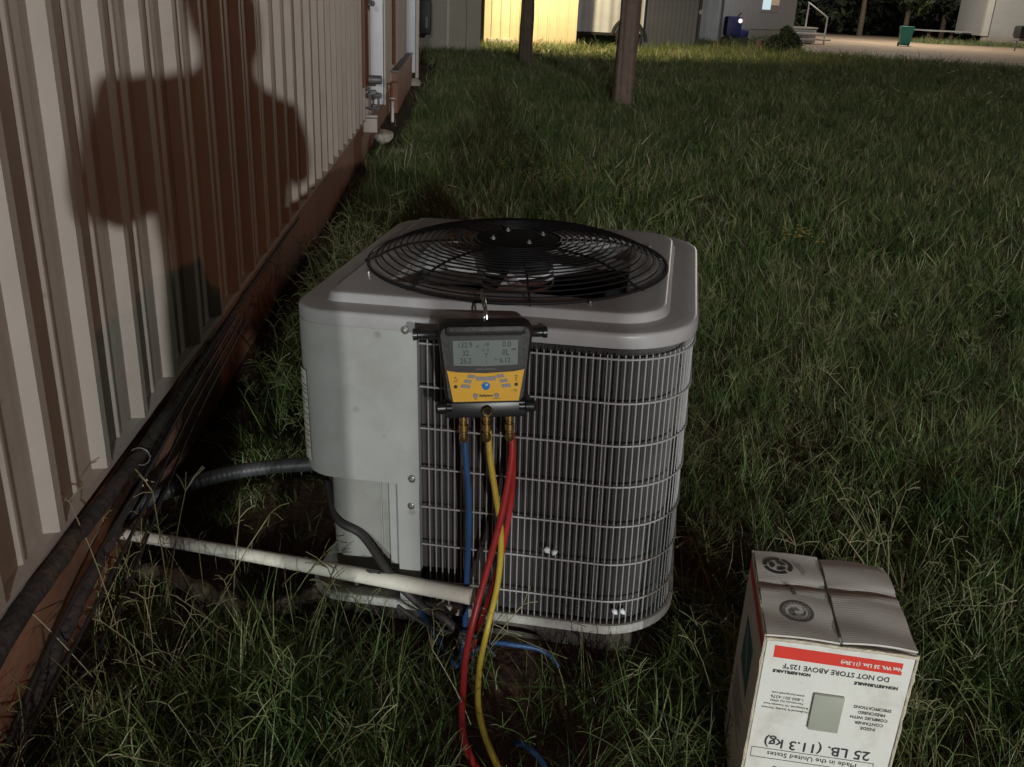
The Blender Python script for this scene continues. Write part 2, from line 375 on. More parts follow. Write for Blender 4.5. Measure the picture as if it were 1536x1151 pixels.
hose('insulated_pipe', [(-.705, 2.5, .245), (-.695, 2.1, .222), (-.690, 1.85, .205), (-.70, 1.62, .155), (-.715, 1.45, .10), (-.72, 1.3, .04), (-.71, 1.1, -.01)], [.007, .009, .011, .013, .014, .014, .014], M['foam'], None, None, parent=ls, rough=.0011)
for q_ in range(3):
    hose('thin_cable', [(-.69 + .012 * q_, 2.9, .262 - .012 * q_), (-.680 + .012 * q_, 2.3, .250 - .02 * q_), (-.672 + .012 * q_, 1.9, .232 - .035 * q_), (-.68 + .014 * q_, 1.62, .21 - .06 * q_), (-.70 + .012 * q_, 1.40, .15 - .055 * q_), (-.71, 1.15, .06 - .02 * q_)], .0045 - .0006 * q_, M['cable'], None, None, parent=ls, rough=.0003)
cl = MB(); cl.tube([(-.698 + .022 * math.cos(a), 1.93, .250 + .022 * math.sin(a)) for a in np.linspace(0, 2 * math.pi, 16)[:-1]], .0016, 6, closed=True); cl.build('clamp', M['gas'], ls, True)
# flexible conduit: ribbed in its middle
cp = spline([(-.80, 1.90, .05), (-.743, 1.95, .099), (-.672, 2.0, .120), (-.557, 2.05, .140), (-.45, 2.08, .148), (-.339, 2.1, .150), (-.24, 2.12, .15)], 30)
rad = []
for i, p in enumerate(cp):
    t = i / len(cp); rad.append(.0185 + (-.0009 * (1 + math.sin(i * 2.0)) if .30 < t < .72 else 0))
cb = MB(); cb.tube(cp, rad, 12)
tag(cb.build('flexible_conduit', M['conduit'], None, True), 'grey flexible conduit arching from the wall to the left side of the condenser', 'conduit')
pv = empty('drain_pipe', (-.797, 1.9, .075), 'long white plastic pipe lying aslant from the wall to the front of the grille', 'pipe')
a = Vector((-.797, 1.9, .080)); b = Vector((.050, 1.545, .157)); 
pp = MB(); pts = [a.lerp(b, t) - a + Vector((0, 0, .004 * math.sin(t * math.pi))) for t in np.linspace(0, 1, 14)]
pp.tube(pts, [.0130 + .0038 * t for t in np.linspace(0, 1, 14)], 14, caps=False); pp.tube([p for p in pts], [.0108] * 14, 14, caps=False); pp.build('pipe', M['pvc'], pv, True)
pc = MB(); pc.tube([pts[-1] - (pts[-1] - pts[-2]).normalized() * .012, pts[-1]], .0174, 14); pc.build('pipe_end', M['pvc'], pv, True)
mk = MB(); mk.tube([Vector((.632, -.2725, .078)) + Vector((.010 * i, -.002 * i, .0012 * random.uniform(-1, 2))) for i in range(5)], [.0015, .004, .002, .0045, .001], 5); mk.build('mud_mark', M['cable'], pv)
hose('cable', [(-.26, 1.80, .26), (-.23, 1.715, .222), (-.177, 1.69, .198), (-.113, 1.62, .147), (-.05, 1.585, .10), (.0, 1.56, .085), (.035, 1.55, .04)], .009, M['cable'], 'thick black cable slanting across the lower left corner of the condenser', 'cable')
hose('cable', [(-.222, 1.74, .34), (-.217, 1.735, .291), (-.208, 1.73, .232), (-.200, 1.72, .173), (-.197, 1.715, .10), (-.19, 1.70, .04)], .0048, M['greycable'], 'thin grey cable hanging straight down under the left panel of the condenser', 'cable')
hose('cable', [(-.10, 1.60, .09), (-.07, 1.585, .075), (-.02, 1.56, .062), (.06, 1.545, .056), (.10, 1.53, .02)], .004, M['cable'], 'thin black cable resting on the front edge of the base under the white pipe', 'cable')
lg = [(-.72, 1.83, .0), (-.66, 1.80, .03), (-.58, 1.76, .035), (-.50, 1.72, .022), (-.42, 1.69, .012), (-.34, 1.70, .018), (-.26, 1.735, .035), (-.19, 1.76, .045), (-.12, 1.76, .03)]
lp = spline(lg, 6); lr = [.018 + .005 * math.sin(i * 1.3) + .003 * math.sin(i * 3.1) for i in range(len(lp))]
lo = MB(); lo.tube(lp, lr, 9); tag(lo.build('tree_root', M['log'], None, True), 'rough brown root lying curved on the soil under the white pipe', 'root')
lf = MB()
for q in range(5):
    aa = q * 1.25; lf.add([(0, 0, 0), (.012 * math.cos(aa - .25), .004, .03 * math.sin(aa) * .5), (.034 * math.cos(aa), -.002, .034 * math.sin(aa)), (.012 * math.cos(aa + .3), .004, .02 * math.sin(aa + .3))], [(0, 1, 2, 3)])
tag(lf.build('dead_leaf', M['stone'], None, False, (-.775 + .04, 2.02, .135)), 'pale dry leaf caught between the black pipe and the grey conduit', 'leaf')

# ------------------------------------------------------------ condenser unit
UO = (0.1392, 2.0106, .7031); UR = (0.0038, -0.0230, -0.2298)
unit = empty('air_conditioner', UO, 'grey outdoor air conditioner with wire grille and black fan guard on top', 'air conditioner', UR)
Wd, YF, YB, RC, RL = .79, -.418, .375, .150, .078
HB = -.6425
def rr(inset, z, r=RC, n=12, x0=-.366, x1=Wd/2, y0=YF, y1=YB):
    R4 = [max(q - inset, .005) for q in (r, r, RL, RL)]; x0 += inset; x1 -= inset; y0 += inset; y1 -= inset; pts = []
    for sx, sy, a0, r in ((1, 0, -90, R4[0]), (1, 1, 0, R4[1]), (0, 1, 90, R4[2]), (0, 0, 180, R4[3])):
        cx = x1 - r if sx else x0 + r; cy = y1 - r if sy else y0 + r
        for i in range(n + 1):
            a = R(a0 + 90 * i / n); pts.append((cx + r * math.cos(a), cy + r * math.sin(a), z))
    return pts
GC = (.007, -.035); GR = .317
loops = [rr(.001, -.029), rr(.000, -.026), rr(.000, -.008), rr(.001, -.0035), rr(.004, -.0008), rr(.008, .000), rr(.030, .0005), rr(.0545, .001), rr(.0560, .0030), rr(.0600, .0150), rr(.0625, .0172), rr(.066, .018), rr(.080, .018)]
base = rr(.080, .018)
circ = []
for p in base:
    a = math.atan2(p[1] - GC[1], p[0] - GC[0]); circ.append((GC[0] + (GR - .004) * math.cos(a), GC[1] + (GR - .004) * math.sin(a), .0180))
loops += [circ, [(GC[0] + (x - GC[0]) * .985, GC[1] + (y - GC[1]) * .985, .010) for x, y, z in circ], [(GC[0] + (x - GC[0]) * .98, GC[1] + (y - GC[1]) * .98, -.09) for x, y, z in circ]]
cap = MB(); cap.loft(loops); cap.loft([rr(.001, -.029), rr(.010, -.029)]); cap.build('top_cover', M['cappaint'], unit, True)
# base pan
bp_ = MB(); bp_.loft([rr(.012, HB), rr(-.004, HB + .002), rr(-.005, HB + .017), rr(-.002, HB + .020), rr(.004, HB + .020), rr(.004, HB + .010), rr(.30, HB + .010)]); bp_.loft([rr(.012, HB), rr(.3, HB)])
bp_.build('base_pan', M['pan'], unit, True)
# coil behind the wires: pleated fins give fine vertical lines
def outline_pts(inset, step, z=0):
    L = rr(inset, z, n=16); L.append(L[0]); out = []; acc = 0; nxt = 0
    for a, b in zip(L[:-1], L[1:]):
        a = Vector(a); b = Vector(b); d = (b - a).length
        while nxt <= acc + d and d > 0:
            out.append(a.lerp(b, (nxt - acc) / d)); nxt += step
        acc += d
    return out
cp_ = outline_pts(.026, .0032); cen = Vector((0, (YF + YB) / 2, 0))
cp_ = [p for p in cp_ if not (p.x < -.125 and p.y < -.14)]
pl = [(p + (cen - p).normalized() * (.004 if i % 2 else 0)) for i, p in enumerate(cp_[:])]
co = MB(); i0 = max(range(len(pl) - 1), key=lambda i: (pl[i + 1] - pl[i]).length)
pl = pl[i0 + 1:] + pl[:i0 + 1]
co.loft([[(p.x, p.y, HB + .012) for p in pl], [(p.x, p.y, -.04) for p in pl]], closed=False); co.build('coil', M['coil'], unit)
inn = MB(); inn.loft([rr(.06, HB + .02), rr(.06, -.045)]); inn.build('coil_liner', M['motor'], unit)
# lower slats seen faintly inside (service marks)
# vertical wires
WZ0, WZ1 = HB + .012, -.043
wm = MB(); wm.tube([(0, 0, WZ0), (0, 0, WZ1)], .0012, 6); wmesh = wm.mesh('grille_wire', M['wire'], True)
WP = [p for p in outline_pts(.006, .0128)]
WP = [p for p in WP if not (p.x < -.104 and p.y < -.02)]
for p in WP: link('grille_wire', wmesh, unit, (p.x, p.y, 0))
# horizontal wires
def hz_path(z, inset):
    L = [p for p in rr(inset, z, n=14)]; i0 = None
    n = len(L); start = [(-.110, YF + inset, z)]
    out = start + [p for p in L if p[0] > -.1 or p[1] > 0]
    return out + [(-.366 + inset, -.02, z)]
rows = [-.050] + [-.050 - .0862 * i for i in range(1, 7)] + [HB + .016]
for z in rows:
    h_ = MB(); h_.tube(hz_path(z, .0028), .0019, 6); h_.build('grille_rail', M['wire'], unit, True)
# corner post and electrical box at the front left
def lwrap(x1, out, z0, z1, ylim, r=RL, n=14):
    pts = [(x1, YF - out, z0)]
    x0 = -.366 - out; y0 = YF - out; rr_ = r + out
    for i in range(n + 1):
        a = R(270 - 90 * i / n); pts.append((x0 + rr_ + rr_ * math.cos(a), y0 + rr_ + rr_ * math.sin(a), z0))
    pts.append((x0, ylim, z0)); return pts
def shell(name, x1, out, z0, z1, ylim, th, m, drop=.0, nseg=8):
    L = lwrap(x1, out, 0, 0, ylim); s = MB(); rows_ = []
    # bottom corner cut: the free edge at the back left rounds up
    nn = 9; N = len(L); d = [0]
    for a, b in zip(L[:-1], L[1:]): d.append(d[-1] + (Vector(b) - Vector(a)).length)
    tot = d[-1]; loop_bot = []
    for (x, y, _), dd in zip(L, d):
        k = max(0, (dd - (tot - drop)) / drop) if drop > 0 else 0
        loop_bot.append((x, y, z0 + (drop * .55) * (1 - math.sqrt(max(0, 1 - k * k)))))
    inn_bot = [(x + (0 if i == 0 else 0), y, z) for i, (x, y, z) in enumerate(loop_bot)]
    s.loft([loop_bot, [(x, y, z1) for x, y, _ in L]], closed=False)
    L2 = lwrap(x1 - .0, out - th, 0, 0, ylim)
    bot2 = [(x, y, lb[2] + .001) for (x, y, _), lb in zip(L2, loop_bot)]
    s.loft([loop_bot, bot2], closed=False)
    s.add([loop_bot[0], bot2[0], (L2[0][0], L2[0][1], z1), (L[0][0], L[0][1], z1)], [(0, 1, 2, 3)])
    return s.build(name, m, unit, True)
ctrl = shell('control_panel', -.1135, .0005, -.348, -.0275, -.02, .016, M['unitpaint'], .12)
post = shell('corner_post', -.158, -.045, HB + .02, -.30, -.12, .004, M['postpaint'])
st = MB(); st.box((-.137, YF + .004, (HB - .34) / 2 + .01), (.044, .005, abs(HB + .34) - .02)); st.box((-.118, YF + .012, (HB - .34) / 2 + .01), (.005, .02, abs(HB + .34) - .022)); st.build('mounting_strip', M['unitpaint'], unit)
st = MB(); st.box((-.206, YF + .043, (HB - .34) / 2 + .01), (.0016, .008, abs(HB + .36) - .02)); st.box((-.172, YF + .030, (HB - .34) / 2 + .01), (.025, .006, abs(HB + .36) - .02)); st.build('seam_strip', M['unitpaint'], unit)
sc = MB(); sc.lathe([(.0075, 0), (.0075, -.0018), (.005, -.0022), (.005, -.006), (0, -.007)], 10, axis='y'); scm = sc.mesh('screw', M['steel'], True)
for x, z, yo in [(-.134, -.024, -.0045), (-.112, -.026, -.0045), (-.127, -.332, -.0040), (-.131, -.395, .001)]:
    link('screw', scm, unit, (x, YF + yo, z))
# rating label on the left flank with lines of print
lbm = mat('rating label paper', (.55, .55, .49), .5)
lb = MB(); L = lwrap(-.2, .0045, 0, 0, -.02)
seg = [Vector(p) for p in L[7:16]]; seg.append(seg[-1] + Vector((0, .02, 0)))
lb.loft([[(x, y, -.325) for x, y, _ in seg], [(x, y, -.13) for x, y, _ in seg]], closed=False)
lbo = lb.build('rating_label', lbm, unit, True)
lt = MB(); zz = -.14
while zz > -.318:
    for j in range(len(seg) - 1):
        if random.random() < .75:
            a_ = Vector(seg[j]); b_ = Vector(seg[j + 1]); o_ = Vector((-.0008, -.0004, 0)); h_ = .0022
            lt.add([a_ + o_ + Vector((0, 0, zz)), b_ + o_ + Vector((0, 0, zz)), b_ + o_ + Vector((0, 0, zz + h_)), a_ + o_ + Vector((0, 0, zz + h_))], [(0, 1, 2, 3)])
    zz -= .0085 if random.random() < .7 else .014
lt.build('label_print', M['greyink'], lbo)
# mud spots on the panel
# fan guard
fg = MB(); fg.tube([(GC[0] + (GR + .004) * math.cos(a), GC[1] + (GR + .004) * math.sin(a), .0195) for a in np.linspace(0, 2 * math.pi, 73)[:-1]], .0035, 6, closed=True)
guard = fg.build('fan_guard', M['guard'], unit, True)
def gz(r): return .0195 + .046 * (1 - min(1, max(0, (r - .10) / (GR - .10))) ** 3.2)
rad_ = list(np.linspace(GR - .012, .092, 17))
for r in rad_:
    rg = MB(); rg.tube([(GC[0] + r * math.cos(a), GC[1] + r * math.sin(a), gz(r)) for a in np.linspace(0, 2 * math.pi, 61)[:-1]], .0018, 5, closed=True)
    rg.build('guard_ring', M['guard'], guard, True)
for q in range(8):
    a = R(14 + q * 45); sp = MB()
    sp.tube([(GC[0] + r * math.cos(a), GC[1] + r * math.sin(a), gz(r) - .004) for r in np.linspace(GR + .012, .06, 12)], .0026, 5); sp.build('guard_spoke', M['guard'], guard, True)
hb = MB(); hb.lathe([(0, .068), (.07, .068), (.092, .065), (.094, .056), (.07, .054), (0, .054)], 32, (GC[0], GC[1], 0)); hub = hb.build('motor_mount', M['mount'], guard, True)
bt = MB(); bt.lathe([(.006, 0), (.006, .003), (.003, .004), (.003, .007), (0, .008)], 8); btm = bt.mesh('bolt', M['steel'], True)
for q in range(4):
    a = R(33 + 90 * q); link('bolt', btm, guard, (GC[0] + .058 * math.cos(a), GC[1] + .058 * math.sin(a), .068))
for q in range(4):
    a = R(-56 + 90 * q); link('bolt', btm, guard, (GC[0] + .332 * math.cos(a), GC[1] + .332 * math.sin(a), .0155))
# motor and fan
mo = MB(); mo.lathe([(0, .035), (.05, .035), (.075, .028), (.078, .010), (.078, -.055), (.07, -.065), (0, -.065)], 32, (GC[0], GC[1], 0)); mot = mo.build('fan_motor', M['motor'], unit, True)
mo = MB(); [mo.lathe([(.0788, z0_), (.0800, z0_), (.0800, z0_ - .007), (.0788, z0_ - .007)], 32, (GC[0], GC[1], 0)) for z0_ in (.004, -.012, -.028)]; mo.build('motor_glint', M['white'], mot, True)  # white rings painted in for light reflected off the motor
fan = MB(); fan.lathe([(0, -.07), (.06, -.07), (.065, -.08), (.065, -.12), (0, -.12)], 24, (GC[0], GC[1], 0)); fano = fan.build('fan_hub', M['guard'], unit, True)
def blade_mesh():
    b = MB(); rows_ = []
    for i in range(7):
        t = i / 6; r = .06 + t * .235; sp_ = R(34 + 22 * t); tw = R(17 - 7 * t); row = []
        for j in range(9):
            a = (j / 8 - .5) * sp_ + .18 * t; row.append((r * math.cos(a), r * math.sin(a), -.000 - (j / 8 - .5) * .10 * math.sin(tw) * 2 + .004 * math.sin(j / 8 * math.pi)))
        rows_.append(row)
    b.loft(rows_, closed=False); b.loft([[(x, y, z - .0015) for x, y, z in r] for r in rows_], closed=False)
    return b.mesh('fan_blade', M['blade'], True)
bm_ = blade_mesh()
for a in (20, 165, -75): link('fan_blade', bm_, fano, (GC[0], GC[1], -.015), (0, 0, R(a)))
# stuck debris on the wires
for x, y, z in [(.143, YF + .002, -.462), (.158, YF + .002, -.465), (.30, YF + .022, -.598), (.285, YF + .01, -.592)]:
    bm = bmesh.new(); bmesh.ops.create_icosphere(bm, subdivisions=1, radius=.008)
    for v in bm.verts: v.co *= random.uniform(.6, 1.2)
    me = bpy.data.meshes.new('fluff'); bm.to_mesh(me); bm.free(); me.materials.append(M['white']); me.polygons.foreach_set('use_smooth', [True] * len(me.polygons))
    link('fluff', me, unit, (x, y, z))
# pad
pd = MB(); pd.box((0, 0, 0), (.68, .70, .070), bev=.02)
po = pd.build('concrete_pad', M['padshade'], None, True, (.135, 2.0, .012)); po.rotation_euler = (0, 0, -.2298)
tag(po, 'shade-dark concrete pad under the air conditioner, half hidden in the soil', 'pad')

# ------------------------------------------------------------ digital manifold gauge hung on the guard
GO = (.060, 1.528, .633)
ga = empty('manifold_gauge', GO, 'black and yellow digital manifold gauge hooked on the front of the air conditioner', 'gauge', (R(-6), R(-2.2), R(1.5)))
def body_poly(wt, wb, zt, zb, r=.012, n=5):
    cs = [(-wb, zb, 180), (wb, zb, 270), (wt, zt, 0), (-wt, zt, 90)]; out = []
    for x, z, a0 in cs:
        cx = x - math.copysign(r, x); cz = z - math.copysign(r, z) if abs(z) > r else z
        cz = z + r if a0 in (180, 270) else z - r
        for i in range(n + 1):
            a = R(a0 + 90 * i / n); out.append((cx + r * math.cos(a), cz + r * math.sin(a)))
    return out
gb = MB()
lay = [(.052, .90), (.050, .97), (.040, 1.0), (.010, 1.0), (.003, .975), (0, .93)]
bpoly = body_poly(.084, .072, .091, -.056, .016)
gb.loft([[(x * s, y, z * (s if z > 0 else s)) for x, z in bpoly] for y, s in lay])
gb.add([(x * .93, 0, z * .93) for x, z in bpoly], [tuple(range(len(bpoly)))]); gb.add([(x * .9, .052, z * .9) for x, z in bpoly], [tuple(range(len(bpoly)))])
gb.build('gauge_body', M['rubber'], ga, True)
hd = MB(); hd.box((0, .006, .079), (.140, .030, .018), bev=.007); hd.build('sun_hood', M['rubber'], ga, True)
bz = MB(); bz.prism([(-.066, .012), (-.050, .0085), (0, .006), (.050, .0085), (.066, .012), (.064, .068), (-.064, .068)], -.0015, .004); bz.build('screen_bezel', M['blackplastic'], ga)
ld = MB(); ld.prism([(-.056, .0165), (0, .0145), (.056, .0165), (.057, .061), (-.057, .061)], -.0022, .001); lcd = ld.build('lcd_screen', M['lcd'], ga)
def face_text(txt, size, m, x, z, y, parent, name='print_text', bold=0, rot=0, sx=1, align='CENTER', space=1.):
    o = link(name, text_mesh(txt, size, m, name, align, bold, space), parent, (x, y, z), (R(90), rot, 0)); o.scale = (sx, 1, 1); return o
for txt, s_, x, z in [('132.9', .014, -.036, .053), ('32', .014, -.035, .0385), ('25.2', .014, -.035, .0245), ('-18', .009, .001, .054), ('0.0', .015, .037, .0535), ('0L', .015, .035, .0385), ('6.12', .013, .034, .0245), ('o  o', .008, 0, .044), ('Y', .012, .001, .034), ('i', .010, .001, .022), ('PSI', .0045, -.014, .050), ('TEMP', .0045, .049, .044), ('SH', .005, .018, .027)]:
    face_text(txt, s_, M['lcdink'], x, z, -.0026, lcd, 'lcd_digits', .0001, 0, .85)
yp = MB(); yp.prism([(-.058, -.0500), (.058, -.0500), (.068, .0075), (.050, .004), (0, .0015), (-.050, .004), (-.068, .0075)], -.0022, .003); ypo = yp.build('faceplate', M['yellow'], ga)
face_text('DIGITAL MANIFOLD', .0038, M['key'], 0, .0088, -.0020, ga, 'print_text')
def key(pts, m, name='key'):
    k_ = MB(); k_.prism(pts, -.0036, -.001); return k_.build(name, m, ypo)
key([(-.017, -.0115), (.017, -.0115), (.019, -.0035), (.006, -.0045), (-.006, -.0045), (-.019, -.0035)], M['key'])
for s_ in (-1, 1):
    for (cx, cz, w, h, an) in [(.0265, -.0035, .0125, .0065, 8), (.0325, -.0125, .0135, .0060, 10), (.0365, -.0215, .0165, .0060, 6)]:
        c_, n_ = math.cos(R(an)), math.sin(R(an)); P = []
        for u_, v_ in [(-w/2, -h/2), (w/2, -h/2), (w/2 - .002, h/2), (-w/2 - .001, h/2)]:
            P.append((s_ * (cx + u_ * c_ - v_ * n_), cz + u_ * n_ + v_ * c_))
        key(P if s_ > 0 else P[::-1], M['key'])
    e = MB(); e.lathe([(0, -.0038), (.004, -.0038), (.0048, -.002)], 14, (s_ * .0185, 0, -.0395), 'y'); e.build('key', M['key'], ypo, True)
    e = MB(); e.lathe([(0, -.0034), (.003, -.0034), (.0034, -.002)], 12, (s_ * .0535, 0, -.021 + .001 * s_), 'y'); e.build('sensor_eye', M['ink'], ypo, True)
    face_text('LINE' if s_ < 0 else 'SUCTION', .0032, M['ink'], s_ * .0185, -.0455, -.0026, ypo)
    face_text('L>' if s_ < 0 else 'H<', .009, M['ink'], s_ * .0530, -.008, -.0026, ypo, rot=R(90 * s_))
e = MB(); e.lathe([(0, -.0050), (.005, -.0048), (.0072, -.0036), (.0072, -.001)], 24, (0, 0, -.0215), 'y'); e.build('power_button', M['keyblue'], ypo, True)
e = MB(); e.lathe([(.0072, -.0030), (.0088, -.0030), (.0088, -.001)], 24, (0, 0, -.0215), 'y'); e.build('button_ring', M['yellow'], ypo, True)
face_text('fieldpiece', .0062, M['ink'], 0, -.0395, -.0026, ypo, bold=.0002)
face_text('CE', .0055, M['ink'], .0515, -.031, -.0026, ypo)
for s_, wl_ in ((-1, .045), (1, .030)):
    e = MB(); e.lathe([(0, -.003), (.010, -.002), (.010, .004), (.0085, .006), (.0085, wl_ - .006), (.0105, wl_ - .004), (.0105, wl_ + .003), (.006, wl_ + .004), (0, wl_ + .004)], 16, (0, 0, 0), 'x')
    o = e.build('hang_bar', M['blackplastic'], ga, True, (s_ * .078, .030, .066)); o.rotation_euler = (0, 0, 0 if s_ > 0 else math.pi)
bk = MB(); bk.box((0, .030, -.071), (.150, .040, .030), bev=.006); bk.build('manifold_block', M['blackplastic'], ga, True)
for s_ in (-1, 1):
    e = MB(); e.lathe([(0, 0), (.008, 0), (.008, .010), (.011, .012), (.012, .026), (.009, .030), (0, .030)], 14, (0, 0, 0), 'x')
    o = e.build('valve_knob', M['blackplastic'], ga, True, (s_ * .060, .015, -.066)); o.rotation_euler = (0, 0, 0 if s_ > 0 else math.pi)
e = MB(); e.lathe([(.0062, .004), (.0062, -.008), (.0085, -.009), (.0100, -.006), (.0100, .004)], 20, (.002, .008, -.071), 'y'); e.build('sight_glass_ring', M['brass'], ga, True)
e = MB(); e.lathe([(0, -.003), (.0062, -.003)], 20, (.002, .008, -.071), 'y'); e.build('sight_glass', M['glassdark'], ga, True)
FX = [(-.040, 0), (.002, 0), (.044, 0)]
fit_prof = [(0, 0), (.0075, 0), (.0075, -.012), (.0055, -.014), (.0055, -.018), (.0088, -.020), (.0088, -.032), (.0060, -.034), (.0060, -.038), (.0080, -.040), (.0080, -.050), (.0060, -.053), (0, -.053)]
ft = MB(); ft.lathe(fit_prof, 10); ftm = ft.mesh('brass_fitting', M['brass'], True)
for x, _ in FX: link('brass_fitting', ftm, ga, (x, .030, -.084))
hk = MB(); hk.tube(spline([(0, .03, .088), (0, .030, .098), (.001, .05, .105), (.001, .09, .104), (.001, .120, .112), (-.001, .138, .118), (-.003, .146, .104)], 8), .0022, 7)
hk.tube(spline([(.005, .03, .088), (.004, .035, .105), (.003, .06, .118), (.002, .10, .118), (.001, .125, .124), (0, .142, .122), (-.002, .148, .108)], 8), .0018, 7)
hk.build('hanging_hook', M['steel'], ga, True)

# ------------------------------------------------------------ hoses
G = 'charging hoses hanging from the gauge'
hr = .0062
hose('charging_hose', [(.026, 1.556, .512), (.029, 1.552, .461), (.037, 1.553, .379), (.040, 1.56, .287), (.039, 1.572, .17), (.038, 1.575, .053), (.035, 1.56, .01), (.02, 1.52, .004), (-.01, 1.58, .012), (-.056, 1.673, .022), (-.10, 1.735, .06), (-.145, 1.77, .085), (-.20, 1.80, .09)], hr, M['bluehose'], 'blue hose hanging from the left fitting of the gauge and looping back through the grass', 'hose', 10, 10, G)
hose('charging_hose', [(.11, 1.556, .512), (.115, 1.55, .463), (.103, 1.54, .359), (.078, 1.53, .232), (.055, 1.505, .138), (.040, 1.46, .085), (.034, 1.40, .045), (.033, 1.33, .022), (.045, 1.275, .012), (.07, 1.24, -.01)], hr * 1.08, M['redhose'], 'longer red hose in front, reaching down to the bottom edge of the photo', 'hose', 10, 10, G)
hose('charging_hose', [(.114, 1.562, .50), (.118, 1.562, .457), (.119, 1.57, .356), (.103, 1.572, .214), (.082, 1.57, .116), (.058, 1.565, .03), (.05, 1.56, -.01)], hr * 1.0, M['redhose'], 'shorter red hose behind the other red one, vanishing in the grass at the base', 'hose', 10, 10, G)
hose('charging_hose', [(.070, 1.556, .512), (.074, 1.55, .462), (.087, 1.545, .385), (.101, 1.545, .297), (.100, 1.545, .191), (.083, 1.53, .092), (.067, 1.47, .045), (.063, 1.39, .022), (.074, 1.32, .014), (.096, 1.24, .014), (.13, 1.15, 0)], hr * .98, M['yellowhose'], 'yellow hose hanging from the middle fitting of the gauge', 'hose', 10, 10, G)
hose('charging_hose', [(.03, 1.54, -.004), (.085, 1.574, .014), (.14, 1.565, .02), (.205, 1.553, .010), (.245, 1.54, -.05), (.225, 1.47, -.09), (.17, 1.41, -.09), (.135, 1.35, -.035), (.145, 1.31, .000), (.171, 1.265, .008), (.20, 1.20, -.01)], hr * .9, M['bluehose'], 'blue hose lying in the dark grass in front of the base', 'hose', 10, 8, 'hoses lying on the grass')

# ------------------------------------------------------------ cardboard box
BX = empty('cardboard_box', (.586, 1.1055, 0), 'white refrigerant cylinder box standing upside down in the grass, printed 25 LB.', 'box', (0, 0, -.2054))
bw, bd, bh = .221, .240, .380
def wear(pts, name='worn_edge'):
    e = MB(); p = spline(pts, 7); e.tube([q + Vector((random.uniform(-.0006, .0006), random.uniform(-.0006, .0006), random.uniform(-.0006, .0006))) for q in p], [.0016 + .0016 * random.random() ** 2 for _ in p], 6); e.build(name, M['cardedge'], BX, True)
for sx_ in (-.110, .110): wear([(sx_, .0005, .381), (sx_, .0008, .30), (sx_, .0005, .2), (sx_, .0008, .1), (sx_, .0005, .0)])
wear([(-.110, .239, .380), (-.05, .2395, .382), (-.004, .239, .381)]); wear([(-.1102, .002, .380), (-.1105, .08, .381), (-.1102, .16, .3795), (-.1102, .238, .380)])
def soft_box():
    bm = bmesh.new(); bmesh.ops.create_cube(bm, size=1)
    for v in bm.verts: v.co = Vector((v.co.x * bw, v.co.y * bd + bd / 2, v.co.z * bh + bh / 2))
    bmesh.ops.bevel(bm, geom=bm.edges[:], offset=.004, segments=3, affect='EDGES')
    return bm
bm = soft_box(); me = bpy.data.meshes.new('carton'); bm.to_mesh(me); bm.free(); me.materials.append(M['card']); me.polygons.foreach_set('use_smooth', [True] * len(me.polygons)); me.set_sharp_from_angle(angle=R(50))
link('carton', me, BX)
def flute_mat():
    m = mat('fluted cardboard', (.60, .56, .52), .75, 0, .06, 8, .05, 60, (.40, .33, .28), .5, 6)
    nt = m.node_tree; N = nt.nodes; L = nt.links; b = N['Principled BSDF']
    tc = N.new('ShaderNodeTexCoord'); mp = N.new('ShaderNodeMapping'); mp.inputs['Scale'].default_value = (1, 1, 1)
    w = N.new('ShaderNodeTexWave'); w.bands_direction = 'Y'; w.inputs['Scale'].default_value = 62; w.inputs['Distortion'].default_value = 2.5; w.inputs['Detail'].default_value = 4; w.inputs['Detail Scale'].default_value = 2
    L.new(tc.outputs['Object'], mp.inputs[0]); L.new(mp.outputs[0], w.inputs['Vector'])
    bp = N.new('ShaderNodeBump'); bp.inputs['Strength'].default_value = .10; bp.inputs['Distance'].default_value = .0015
    L.new(w.outputs['Fac'], bp.inputs['Height']); L.new(bp.outputs[0], b.inputs['Normal']); return m
FM = flute_mat()
def flap(x0, x1, amp, zoff, rb):
    nx, ny = 18, 26; vs = []; fs = []
    for j in range(ny + 1):
        for i in range(nx + 1):
            u_ = i / nx; v_ = j / ny; x = x0 + (x1 - x0) * u_; y = .002 + (bd - .004) * v_
            z = zoff + amp * math.sin(u_ * 3.1) * .6 + .0012 * math.sin(v_ * 17 + u_ * 2) - .0035 * math.exp(-((v_ - .56 - .05 * u_) / .03) ** 2) + .002 * math.exp(-((v_ - .50 - .05 * u_) / .02) ** 2)
            if rb: 
                c = max(0, v_ - .86) / .14; x = x if u_ < .5 else x - c * c * .03 * (u_ - .5) * 2
                z -= max(0, v_ - .9) * .05
            vs.append((x, y, bh + z))
    w = nx + 1
    fs = [(j * w + i, j * w + i + 1, (j + 1) * w + i + 1, (j + 1) * w + i) for j in range(ny) for i in range(nx)]
    mb = MB(); mb.add(vs, fs); mb.add([(x, y, z - .003) for x, y, z in vs], [f[::-1] for f in fs])
    rim = [i for i in range(w)] + [j * w + nx for j in range(1, ny + 1)] + [ny * w + i for i in range(nx - 1, -1, -1)] + [j * w for j in range(ny - 1, 0, -1)]
    k_ = len(vs); mb.f += [(a_, b_, b_ + k_, a_ + k_) for a_, b_ in zip(rim, rim[1:] + rim[:1])]; mb.mi += [0] * len(rim)
    return mb.build('flap', FM, BX, True)
flap(-.1085, -.0025, .0030, .0035, False); flap(.0015, .1085, .006, .006, True)
ed = MB(); ed.tube(spline([(-.109, -.001, bh - .002), (-.06, -.0025, bh + .001), (0, -.0015, bh - .001), (.05, -.0025, bh + .0005), (.109, -.001, bh - .002)], 6), [.0022 + .0012 * random.random() for _ in range(25)], 6); ed.build('worn_edge', M['cardedge'], BX, True)
